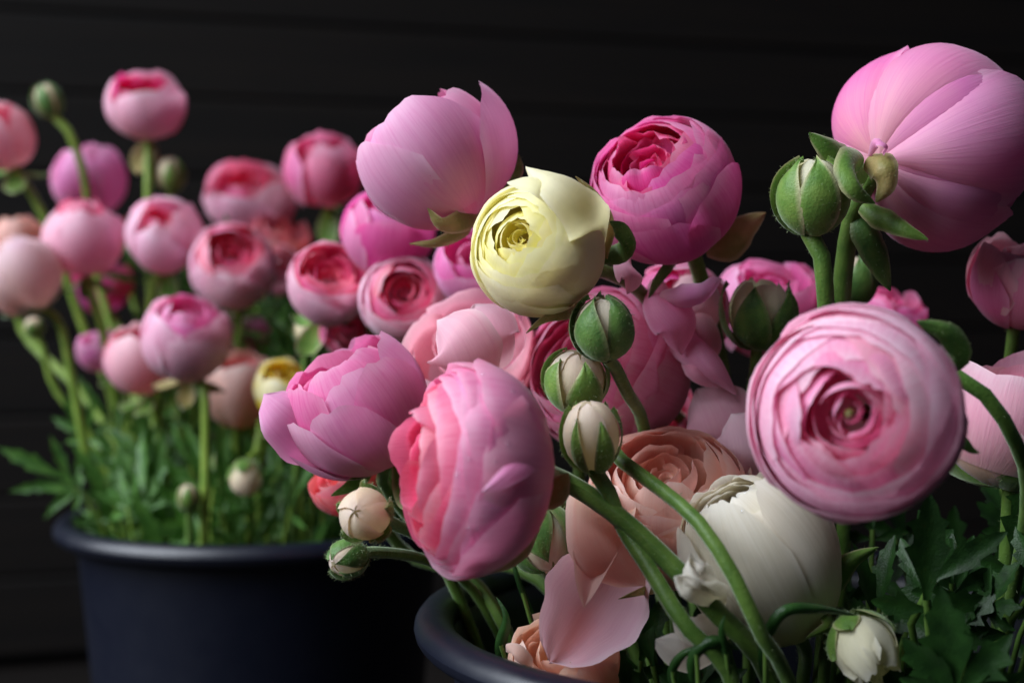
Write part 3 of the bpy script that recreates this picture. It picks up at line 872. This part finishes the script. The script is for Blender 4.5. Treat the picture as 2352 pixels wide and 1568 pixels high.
flower('lilac pink flower peeking out between the cream flower and its neighbours', 1085, 610, 0.66, 92, (0.1, 0.5, 0.6), 'mauve', 'mauve_in', group=GR, n_out=6, th_out=125, rims=3, m0=.6, z0=.55, z1=.4, sepals=0, hi=False)
flower('cream peach flower low at the bucket rim under the drooping petal', 1292, 1515, 0.515, 128, (-0.25, 0.75, 0.55), 'apricot', 'apricot', group=GR,
       n_out=6, th_out=116, W=56, rims=5, m0=.66, z0=.55, z1=.35, sepals=0, wav=.03,
       extra=[dict(w=44, mat='peach', pts=[(1215, 1540, .50), (1200, 1520, .495), (1180, 1500, .495), (1162, 1495, .50)], cup=.6, tilt=30)])
flower('hot pink flower leaning behind the pale pink cup flower', 890, 525, 0.70, 108, (0.15, 0.65, 0.45), 'hot', 'hot', group=GR, n_out=6, th_out=126, W=54, rims=3, m0=.6, z0=.6, z1=.4, sepals=0, hi=False, imb=.06)
flower('bright pink flower half open with ragged deep pink throat', 757, 648, 0.72, 98, (0.18, 0.62, 0.70), 'rosepale', 'coralpink_in', group=GR, n_out=7, th_out=112, W=54, domes=(2, 118, 126, .9), rims=5, m0=.62, z0=.55, z1=.1, thr=(126, 96), sepals=3, hi=False, wav=.03, c=1.05)
flower('rounded pink flower with dark rosy whorl beside the half open one', 930, 685, 0.69, 106, (0.05, 0.30, 0.90), 'rosepale', 'coralpink_in', group=GR, n_out=7, th_out=112, W=56, domes=(3, 120, 140, .86), rims=4, m0=.46, z0=.64, z1=.35, sepals=0, hi=False)
flower('salmon pink petals of a flower tucked under the half open pink one', 800, 762, 0.735, 62, (0.2, 0.3, 0.8), 'coralpink', 'coralpink_in', group=GR, n_out=6, th_out=100, rims=3, sepals=0, hi=False)
flower('salmon orange flower drooping beneath the mauve pink upright one', 782, 1102, 0.60, 82, (-0.55, 0.5, 0.45), 'coral', 'coral', group=GR, n_out=6, th_out=112, rims=4, m0=.7, z0=.5, z1=.3, sepals=0, hi=False)
flower('pink bloom in shade behind the salmon flower and buds', 1480, 960, 0.64, 120, (0.1, 0.5, 0.7), 'coralpink', 'coralpink_in', group=GR, n_out=7, th_out=105, rims=4, sepals=0, hi=False)

# ------------------------------------------------------------------ flowers of the far bucket
GL = 'flowers of the far bucket'
LK = dict(bucket='L', hi=False, group=GL, stem_mat='stem_far', stem_r=0.0027, bulge=.13, wav=.03, imb=.06, jit=1.7)
flower('topmost small pink globe flower with deep pink hollow, alone against wall', 333, 233, 0.92, 91, (0.02, 0.88, 0.46), 'rosepale', 'hot_in', n_out=7, th_out=126, W=56, rims=4, m0=.62, z0=.50, z1=.1, sepals=3, sep_open=95, sep_len=60, sep_w=40, sep_mat='sepal_dry', c=.92,
       via=[(340, 400, .92), (343, 640, .92), (365, 900, .92)], **LK)
flower('peach pink globe flower on a curved stem beside the arching bud', 4, 310, 0.93, 72, (-0.15, 0.85, 0.4), 'pale', 'coralpink_in', n_out=6, th_out=150, rims=2, m0=.4, z0=.75, z1=.6, sepals=3, sep_open=60, sep_len=80, sep_w=36, c=1.1,
       via=[(70, 440, .94), (110, 520, .94), (210, 800, .95)], **LK)
flower('lilac globe flower half behind the thin bud stem', 203, 410, 1.0, 84, (0.0, 0.9, 0.3), 'mauve', 'mauve', n_out=6, th_out=158, rims=1, m0=.3, z0=.85, sepals=4, **LK)
flower('round closed pink flower below the lilac one, smooth petals', 190, 545, 0.88, 92, (0.0, 0.92, 0.32), 'rosepale', 'coralpink_in', n_out=6, th_out=156, W=56, rims=2, m0=.35, z0=.85, z1=.7, sepals=4, sep_open=70, sep_len=50, c=.92,
       via=[(205, 660, .88), (245, 800, .88), (270, 950, .89)], **LK)
flower('round pink flower with small dark red hole at its crown', 376, 537, 0.87, 88, (0.08, 0.55, 0.82), 'rosepale', 'coralpink_in', n_out=7, th_out=152, W=54, rims=3, m0=.30, m1=.1, z0=.80, z1=.55, sepals=3,
       via=[(350, 660, .89), (345, 760, .89), (360, 900, .90)], **LK)
flower('pink flower with oval dark rose opening and creased petals', 533, 607, 0.86, 100, (0.10, 0.52, 0.84), 'rosepale', 'coralpink_in', n_out=7, th_out=124, W=54, domes=(2, 130, 140, .9), rims=4, m0=.48, z0=.62, z1=.25, sepals=0, **LK)
flower('bright pink globe flower low in the bucket on a straight light stem', 426, 772, 0.80, 102, (0.06, 0.82, 0.50), 'rosepale', 'mauve_in', n_out=7, th_out=126, W=54, domes=(2, 134, 146, .9), rims=3, m0=.4, z0=.72, z1=.45, sepals=4, sep_mat='sepal_dry', sep_open=45, sep_len=60,
       via=[(465, 880, .80), (472, 1050, .80), (468, 1230, .80)], **LK)
flower('paler pink flower tucked behind the bright pink low globe', 322, 820, 0.85, 84, (-0.15, 0.85, 0.35), 'pale', 'coralpink_in', n_out=6, th_out=140, rims=2, m0=.5, z0=.7, z1=.6, sepals=3, sep_open=60, **LK)
flower('lavender white flower with green calyx leaning out of the far bucket', 45, 630, 0.86, 92, (-0.35, 0.80, 0.3), 'blush', 'blush', n_out=6, th_out=150, rims=1, m0=.4, z0=.8, sepals=5, sep_mat='sepal', sep_open=6, sep_len=55, sep_w=42,
       via=[(130, 730, .87), (165, 870, .87), (208, 1080, .87)], **LK)
flower('faint peach flower rising behind the lavender white one', 35, 545, 0.97, 60, (0.0, 0.95, 0.2), 'peach', 'peach', n_out=6, th_out=140, rims=1, m0=.5, z0=.7, sepals=0, **LK)
flower('small lilac pink petals behind the thin stem of the closed flower', 225, 800, 0.93, 52, (-0.2, 0.85, 0.3), 'mauve', 'mauve', n_out=6, th_out=125, rims=1, m0=.6, z0=.6, sepals=2, **LK)
flower('lilac pink flower hidden behind the oval mouthed pink one', 555, 757, 0.93, 60, (0.2, 0.8, 0.3), 'mauve', 'mauve', n_out=6, th_out=120, rims=1, m0=.6, z0=.6, sepals=0, **LK)
flower('apricot orange flower in shade above the leaves', 548, 885, 0.87, 84, (0.08, 0.95, 0.2), 'peach', 'coral', n_out=6, th_out=138, rims=2, m0=.5, z0=.7, z1=.5, sepals=0, c=1.15, **LK)
flower('small yellow flower with golden centre among the leaves', 655, 885, 0.80, 72, (0.35, 0.72, 0.50), 'cream', 'yellow', n_out=6, th_out=122, rims=4, m0=.65, z0=.5, z1=.3, sepals=3, **LK)
flower('dusky pink broad flower between the coral ones', 575, 455, 1.0, 104, (0.05, 0.75, 0.6), 'rosepale', 'coralpink_in', n_out=7, th_out=128, rims=3, m0=.6, z0=.6, z1=.45, sepals=0, bb=1.0, c=.8, **LK)
flower('coral red flower behind the oval mouthed pink one', 632, 545, 0.98, 74, (0.25, 0.6, 0.6), 'coral', 'coral', n_out=6, th_out=122, rims=3, m0=.65, z0=.55, z1=.4, sepals=0, **LK)
flower('two lobed coral pink flower at the top beside the pale cup flower', 742, 385, 0.93, 90, (-0.05, 0.85, 0.5), 'coralpink', 'coralpink', n_out=5, th_out=132, W=44, rims=3, m0=.6, z0=.6, z1=.4, sepals=2, **LK)
flower('wine pink flower in deep shade under the closed pink one', 232, 655, 1.0, 62, (0, 0.8, 0.4), 'hot', 'hot_in', n_out=6, th_out=110, rims=1, sepals=0, **LK)
flower('peach sliver of a flower between the two round pink ones', 292, 530, 1.02, 42, (0, 0.8, 0.4), 'coral', 'coral', n_out=5, th_out=120, rims=1, sepals=0, **LK)
flower('limp pink flower drooping beside the oval mouthed one', 650, 625, 0.96, 52, (0.4, 0.2, 0.7), 'rosepale', 'rosepale', n_out=6, th_out=105, rims=1, sepals=0, **LK)

# ------------------------------------------------------------------ buds
GB = 'green buds'
bud('tight hairy green bud on upright stem beside the nodding mauve flower', 1863, 450, 0.515, 84, (0.02, 0.97, 0.2), 'budcream', 'sepal', c=1.08, sep_len=(158, 172), sep_w=46, group=GB, roll=10,
    via=[(1880, 560, .515), (1897, 700, .52), (1900, 900, .54)], stem_r=0.0031)
bud('half open green bud with curled sepal tips showing pale yellow petals', 1745, 715, 0.575, 78, (0.05, 0.97, 0.2), 'budcream', 'sepal_dark', c=1.12, sep_len=(130, 150), group=GB, sep_open=6, th_core=150, roll=-25, flare=.12)
bud('hanging green bud with pointed tip just under the cream flower', 1387, 752, 0.505, 73, (-0.10, 0.96, 0.22), 'budpale', 'sepal_dark', c=1.05, sep_len=(158, 172), sep_w=42, group=GB, roll=35,
    via=[(1405, 830, .512), (1440, 900, .53), (1480, 990, .56)], stem_r=0.0023)
bud('white and green bud with parted sepals, above another bud', 1322, 872, 0.515, 76, (0.08, 0.88, 0.45), 'budpale', 'sepal', c=1.0, sep_len=(140, 165), sep_w=40, group=GB, roll=20,
    via=[(1360, 960, .525), (1420, 1050, .50), (1520, 1125, .482), (1610, 1205, .464), (1690, 1330, .456), (1745, 1450, .456), (1815, 1580, .47)], stem_r=.0025)
bud('plump cream bud striped by two narrow green sepals in front of dark stems', 1357, 1000, 0.485, 74, (-0.10, 0.95, 0.28), 'budpale', 'sepal', c=1.2, sep_len=(125, 150), sep_w=24, n_sep=6, group=GB, roll=25,
    via=[(1385, 1100, .487), (1425, 1200, .483), (1495, 1310, .472), (1570, 1430, .462), (1680, 1560, .465)], stem_r=0.0025)
bud('pale blush bud with crossed petals pressed against the wet pink flower', 838, 1180, 0.49, 68, (-0.25, 0.2, 0.9), 'budpale', 'sepal', c=1.0, sep_len=(95, 112), sep_w=36, group=GB, roll=0, th_core=177,
    via=[(900, 1200, .53), (1020, 1300, .57)])
bud('small dark green bud on a sideways stem below the blush bud', 798, 1282, 0.51, 46, (-0.55, -0.15, 0.75), 'budpale', 'sepal_dark', c=1.1, sep_len=(150, 168), group=GB,
    via=[(880, 1268, .53), (990, 1290, .56), (1090, 1360, .575)], stem_r=0.002)
bud('dark green bud in shade under the wet pink flower', 1250, 1240, 0.53, 78, (0.25, -0.65, 0.45), 'budpale', 'sepal_dark', c=1.05, sep_len=(150, 168), sep_w=42, group=GB, via=[(1270, 1160, .56), (1340, 1180, .575), (1420, 1300, .58)])
bud('lumpy white bud bursting from green sepals above serrated leaves', 1985, 1490, 0.475, 82, (0.35, -0.72, 0.55), 'budcream', 'sepal', c=1.05, sep_len=(70, 100), group=GB, th_core=150, core_wav=.12,
    via=[(1930, 1410, .50), (1900, 1480, .52), (1890, 1600, .54)])
bud('dark bud half hidden behind the upright green stems', 1965, 645, 0.60, 50, (0.05, 0.95, 0.1), 'budpale', 'sepal_dark', c=1.2, sep_len=(150, 168), group=GB, hi=False)
bud('small pale bud hanging over the far bucket leaves', 566, 1098, 0.80, 42, (0.0, -0.85, 0.3), 'budpale', 'sepal', c=1.05, sep_len=(90, 110), group=GB, hi=False, bucket='L', stem_mat='stem_far',
    via=[(590, 1040, .81), (603, 960, .82), (640, 1000, .84)], stem_r=0.0022)
bud('pointed green bud on thin arching stem above the far flowers', 110, 232, 0.93, 34, (-0.35, 0.9, 0.1), 'budpale', 'sepal_dark', c=1.2, sep_len=(158, 172), sep_w=42, group=GB, hi=False, bucket='L', stem_mat='stem_far', via=[(150, 290, .93), (190, 390, .935), (215, 600, .95)], stem_r=0.0024)
bud('peach and green bud tucked beside the topmost globe flower stem', 391, 400, 0.93, 38, (0.05, 0.95, 0.2), 'budpale', 'sepal', c=1.1, sep_len=(120, 150), sep_w=26, group=GB, hi=False, bucket='L', stem_mat='stem_far', stem_r=0.002)
bud('tiny brownish bud in the shade between both flower groups', 705, 760, 0.78, 34, (0.1, 0.9, 0.3), 'budpale', 'sepal_dark', c=1.0, sep_len=(100, 140), group=GB, hi=False, bucket='L', stem_r=0.002)
bud('small green bud just under the lavender white flower', 78, 750, 0.90, 24, (-0.2, 0.9, 0.2), 'budpale', 'sepal', c=1.0, sep_len=(120, 150), group=GB, hi=False, bucket='L', stem_mat='stem_far', via=[(95, 790, .90), (125, 890, .90)], stem_r=0.0022)
bud('little yellow green bud standing in the far bucket leaves', 432, 1142, 0.79, 27, (0.0, 0.95, 0.2), 'budpale', 'sepal', c=1.25, sep_len=(160, 172), group=GB, hi=False, bucket='L', stem_r=0.0018)
bud('small round green bud beside the hanging pale bud', 506, 1062, 0.83, 22, (0.0, 0.95, 0.2), 'budpale', 'sepal', c=1.1, sep_len=(160, 172), group=GB, hi=False, bucket='L', stem_r=0.0018)

for t in [o for o in C.objects if o.get('category') in ('bud', 'flower') and o.get('group') in (GB, GR)]:
    dpt = (t.location - CAM).dot(FWD)
    if dpt < 0.6:
        fuzz(t, 130 if t['category'] == 'bud' else 70, 0.0013, seed=int(dpt * 1e4))

# ------------------------------------------------------------------ leaves


def leaf_mesh(name, seed, mat, lobes=5, L=0.05, W=0.013, nv=20):
    rng = np.random.default_rng(seed)
    V, F, UV = [], [], []
    for q in range(lobes):
        s = 0 if lobes == 1 else (q / (lobes - 1) - .5) * 2
        ang = s * math.radians(78) + rng.uniform(-.1, .1)
        ll = L * (1 - .42 * abs(s)) * rng.uniform(.9, 1.1)
        ww = W * (1 - .25 * abs(s)) * rng.uniform(.85, 1.15)
        o = len(V)
        bend = rng.uniform(-.35, .15)
        tw = rng.uniform(-.5, .5)
        st = np.array([0, 0.10 * L * (1 - abs(s)), 0])
        ph = rng.uniform(0, 1)
        kv = [0, .12, .34, .50, .53, .70, .76, .78, .90, 1.0]
        kw = np.array([.14, .22, .62, 1.0, .58, .70, .80, .42, .30, .02]) * (1 + rng.uniform(-.18, .18, 10))
        kw2 = np.array([.14, .22, .62, 1.0, .58, .70, .80, .42, .30, .02]) * (1 + rng.uniform(-.18, .18, 10))
        for i in range(nv + 1):
            v = i / nv
            wl, wr = ww * np.interp(v, kv, kw), ww * np.interp(min(1, v * .96 + .02), kv, kw2)
            cy, cz = v * ll, bend * ll * v * v
            for j, u in enumerate((-1, -.5, 0, .5, 1)):
                w = wl if u < 0 else wr
                tooth = 0.10 * ll * abs(u) * (w / ww) * (1 - v)
                px, py, pz = u * w, cy + tooth, cz + 0.30 * w * abs(u) + tw * u * w * v
                X = px * math.cos(ang) + py * math.sin(ang)
                Y = -px * math.sin(ang) + py * math.cos(ang)
                V.append((X + st[0], Y + st[1], pz + st[2]))
                UV.append((u * .5 + .5, v))
        for i in range(nv):
            for j in range(4):
                a = o + i * 5 + j
                F.append((a, a + 1, a + 6, a + 5))
    me = bpy.data.meshes.new(name)
    me.from_pydata(V, [], F)
    uvl = me.uv_layers.new(name="UVMap")
    li = np.empty(len(me.loops), dtype=np.int32)
    me.loops.foreach_get("vertex_index", li)
    uvl.data.foreach_set("uv", np.array(UV)[li].astype(np.float32).ravel())
    me.shade_smooth()
    me.materials.append(MATS[mat])
    return me


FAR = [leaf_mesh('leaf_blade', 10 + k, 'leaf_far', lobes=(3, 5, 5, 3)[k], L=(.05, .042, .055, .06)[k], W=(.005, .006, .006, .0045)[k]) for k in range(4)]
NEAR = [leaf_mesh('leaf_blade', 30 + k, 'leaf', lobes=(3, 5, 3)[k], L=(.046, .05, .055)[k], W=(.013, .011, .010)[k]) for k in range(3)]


def leaf(me, pos, up, face, root, label, group, mat, scale=1.0, r=0.0011):
    """blade at pos pointing along up, face towards 'face', stalk down to root"""
    t = thing('leaf', label, 'leaf', root, group)
    y = up.normalized()
    z = (face - y * face.dot(y)).normalized()
    x = y.cross(z)
    b = obj('leaf_blade', me, None, t)
    M = Matrix((x, y, z)).transposed().to_4x4()
    b.matrix_local = Matrix.Translation(pos - root) @ M @ Matrix.Scale(scale, 4)
    mid = (pos - root) * .55 + Vector((0, 0, 0.012))
    sm = tube_mesh('stalk', [Vector((0, 0, 0)), mid, (pos - root) - y * .004, (pos - root) + y * .004], [r * 1.2, r, r], n=10, sides=6)
    obj('stalk', sm, MATS[mat], t)
    return t


rl = random.Random(12)
bx, by, H, rb = BUCKETS['L']
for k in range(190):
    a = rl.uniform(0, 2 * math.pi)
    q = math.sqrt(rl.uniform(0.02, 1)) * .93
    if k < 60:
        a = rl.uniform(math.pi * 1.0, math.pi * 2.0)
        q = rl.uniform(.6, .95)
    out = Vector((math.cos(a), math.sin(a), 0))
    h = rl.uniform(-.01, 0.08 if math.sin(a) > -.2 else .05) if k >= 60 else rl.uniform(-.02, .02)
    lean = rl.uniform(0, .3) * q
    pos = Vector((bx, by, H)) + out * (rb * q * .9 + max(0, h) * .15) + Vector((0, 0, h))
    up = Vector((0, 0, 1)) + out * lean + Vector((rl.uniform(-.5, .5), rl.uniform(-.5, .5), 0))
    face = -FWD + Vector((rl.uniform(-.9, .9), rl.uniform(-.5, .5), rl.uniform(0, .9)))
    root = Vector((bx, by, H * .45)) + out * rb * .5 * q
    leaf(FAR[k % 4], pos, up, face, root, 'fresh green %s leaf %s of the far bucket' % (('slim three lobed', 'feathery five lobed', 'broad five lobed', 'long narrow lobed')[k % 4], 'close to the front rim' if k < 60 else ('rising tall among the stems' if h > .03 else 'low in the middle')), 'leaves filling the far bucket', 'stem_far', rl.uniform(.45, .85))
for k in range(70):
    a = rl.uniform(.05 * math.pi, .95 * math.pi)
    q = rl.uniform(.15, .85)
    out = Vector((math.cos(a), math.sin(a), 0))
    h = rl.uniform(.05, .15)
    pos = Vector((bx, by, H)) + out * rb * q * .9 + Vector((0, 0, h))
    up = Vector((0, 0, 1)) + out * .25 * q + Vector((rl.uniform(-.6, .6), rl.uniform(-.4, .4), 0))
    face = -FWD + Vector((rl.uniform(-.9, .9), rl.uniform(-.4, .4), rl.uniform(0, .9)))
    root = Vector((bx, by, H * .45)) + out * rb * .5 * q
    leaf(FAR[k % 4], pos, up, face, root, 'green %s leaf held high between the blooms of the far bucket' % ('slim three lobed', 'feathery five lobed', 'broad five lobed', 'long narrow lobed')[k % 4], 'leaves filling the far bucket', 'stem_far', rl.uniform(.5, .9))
# leaves hanging over the far bucket's left edge
for (x, y, dd, u, s) in [(170, 1110, .86, (-.9, .55, .2), .75), (185, 1125, .84, (-.9, .15, .3), .55), (205, 1000, .9, (-.4, .8, .2), .7)]:
    p = P(x, y, dd)
    root = Vector((bx - rb * .55, by - rb * .2, H * .6))
    leaf(FAR[int(x) % 4], p, DIR(u), -FWD + Vector((-.3, 0, .6)), root, 'green leaf spreading outward past the rim of the far bucket', 'leaves overhanging the far bucket', 'stem_far', s)

bx, by, H, rb = BUCKETS['R']
GN = 'serrated leaves of the near bucket'
for (x, y, dd, u, s, me, lab) in [
    (2130, 1400, .475, (-.12, .95, .2), .7, 0, 'bright serrated leaf with three pointed lobes, standing upright in the dark'),
    (2120, 1350, .48, (.75, .55, .2), .6, 2, 'slim toothed leaf reaching outward beside the upright lobed one'),
    (2200, 1600, .455, (-.15, .9, .3), .7, 1, 'broad green serrated leaf beside the lumpy white bud'),
    (2320, 1610, .46, (.5, .8, .3), .6, 0, 'toothed dark leaf with lobes spread wide beside the broad serrated one')]:
    p = P(x, y, dd)
    root = Vector((bx + rb * .45, by - rb * .3, H * .55))
    leaf(NEAR[me], p, DIR(u), -FWD + Vector((-.35, 0, .45)), root, lab, GN, 'stem', s, 0.0014)
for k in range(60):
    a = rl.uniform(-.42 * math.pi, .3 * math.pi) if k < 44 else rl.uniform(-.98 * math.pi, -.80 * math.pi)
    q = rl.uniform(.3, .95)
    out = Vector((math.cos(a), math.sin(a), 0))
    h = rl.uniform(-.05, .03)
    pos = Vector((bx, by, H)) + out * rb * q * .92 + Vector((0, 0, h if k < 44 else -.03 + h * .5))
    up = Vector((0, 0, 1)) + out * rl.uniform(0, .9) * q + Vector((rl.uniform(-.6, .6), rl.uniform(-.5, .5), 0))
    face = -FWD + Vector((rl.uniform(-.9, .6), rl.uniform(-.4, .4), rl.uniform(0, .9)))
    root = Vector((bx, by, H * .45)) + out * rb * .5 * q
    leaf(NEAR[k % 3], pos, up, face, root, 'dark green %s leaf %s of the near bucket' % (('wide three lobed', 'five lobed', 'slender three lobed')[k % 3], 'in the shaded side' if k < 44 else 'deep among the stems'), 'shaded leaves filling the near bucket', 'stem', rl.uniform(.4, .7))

GC = 'narrow curled leaves on the crossing stems'
for (pts, w, lab) in [
    ([(1752, 1560, .47), (1758, 1480, .462), (1800, 1405, .458), (1880, 1396, .462), (1970, 1412, .472)], 26, 'narrow curled green leaf arching across the base of the white flower'),
    ([(1700, 1560, .468), (1668, 1500, .46), (1655, 1440, .457), (1665, 1410, .458)], 24, 'slim green leaf blade standing up between the crossing stems'),
    ([(1590, 1568, .465), (1600, 1500, .46), (1640, 1470, .458), (1700, 1490, .462)], 30, 'green leaf blade bent over where the thick stems cross'),
    ([(1560, 1600, .475), (1545, 1540, .468), (1570, 1500, .464), (1622, 1478, .462)], 22, 'thin green leaf blade beside the fallen white petal'),
    ([(1160, 1568, .53), (1150, 1480, .525), (1160, 1420, .522), (1140, 1370, .525)], 30, 'grey green curled leaf tip over the stems inside the bucket'),
    ([(1230, 1420, .55), (1200, 1360, .545), (1180, 1300, .545), (1175, 1240, .55)], 16, 'lilac edged thin leaf hanging under the wet pink flower')]:
    root = P(*pts[0])
    bxr, byr, Hr, rbr = BUCKETS['R']
    low = Vector((bxr + (root.x - bxr) * .6, byr + (root.y - byr) * .6, Hr * .5))
    t = thing('narrow_leaf', lab, 'leaf', low, GC)
    me = strip_mesh('leaf_blade', [P(*q) for q in pts], w * PX * .47, cup=.7, kind='blade', seed=len(lab), n=22, roll=60, tilt=-20)
    me.transform(Matrix.Translation(-low))
    obj('leaf_blade', me, MATS['leaf'], t)
    sm = tube_mesh('stalk', [Vector((0, 0, 0)), (root - low) * .5 + Vector((0, 0, .01)), P(*pts[1]) - low], [.0014, .0012, .0008], n=14, sides=7)
    obj('stalk', sm, MATS['stem'], t)

# ------------------------------------------------------------------ water drops, set on the surface they lie on
bpy.context.view_layer.update()
dg = bpy.context.evaluated_depsgraph_get()


def drop_mesh():
    pts, uv, nu, nv = petal_arr(np.random.default_rng(3), phi=0, W=180, th0=1, th=179, b=1, c=.62, imb=0, wav=0, k=0, nu=12, nv=8, notch=0)
    me = grid_mesh('water_drop', pts, uv, nu, nv)
    me.materials.append(MATS['water'])
    return me


DM = drop_mesh()
for (x, y, r, lab) in [
    (1078, 1213, 6, 0), (1098, 1214, 5, 0), (1052, 1090, 5, 0), (1170, 1020, 6, 0), (1080, 1055, 5, 0), (1140, 1060, 4, 0), (990, 1330, 6, 0), (960, 990, 4, 0), (1180, 900, 5, 0), (1110, 860, 4, 0), (930, 1250, 4, 0),
    (1675, 1140, 9, 1), (1650, 1148, 5, 1), (1712, 1132, 4, 1), (1705, 1175, 4, 1)]:
    o = P(x, y, 0.1)
    dr = (P(x, y, 1.0) - o).normalized()
    hit, loc, nrm, idx, ob, mw = scene.ray_cast(dg, o, dr, distance=0.6)
    if not hit:
        continue
    if nrm.dot(dr) > 0:
        nrm = -nrm
    w = obj('water_drop', DM)
    w.location = loc
    w.rotation_euler = nrm.to_track_quat('Z', 'Y').to_euler()
    w.scale = (r * PX * .62,) * 3
    w['label'] = ('clear round water drop on the petals of the wet pink flower', 'clear water drop near the tip of the white flower')[lab]
    w['category'] = 'water drop'
    w['group'] = ('water drops on the pink flower', 'water drops on the white flower')[lab]
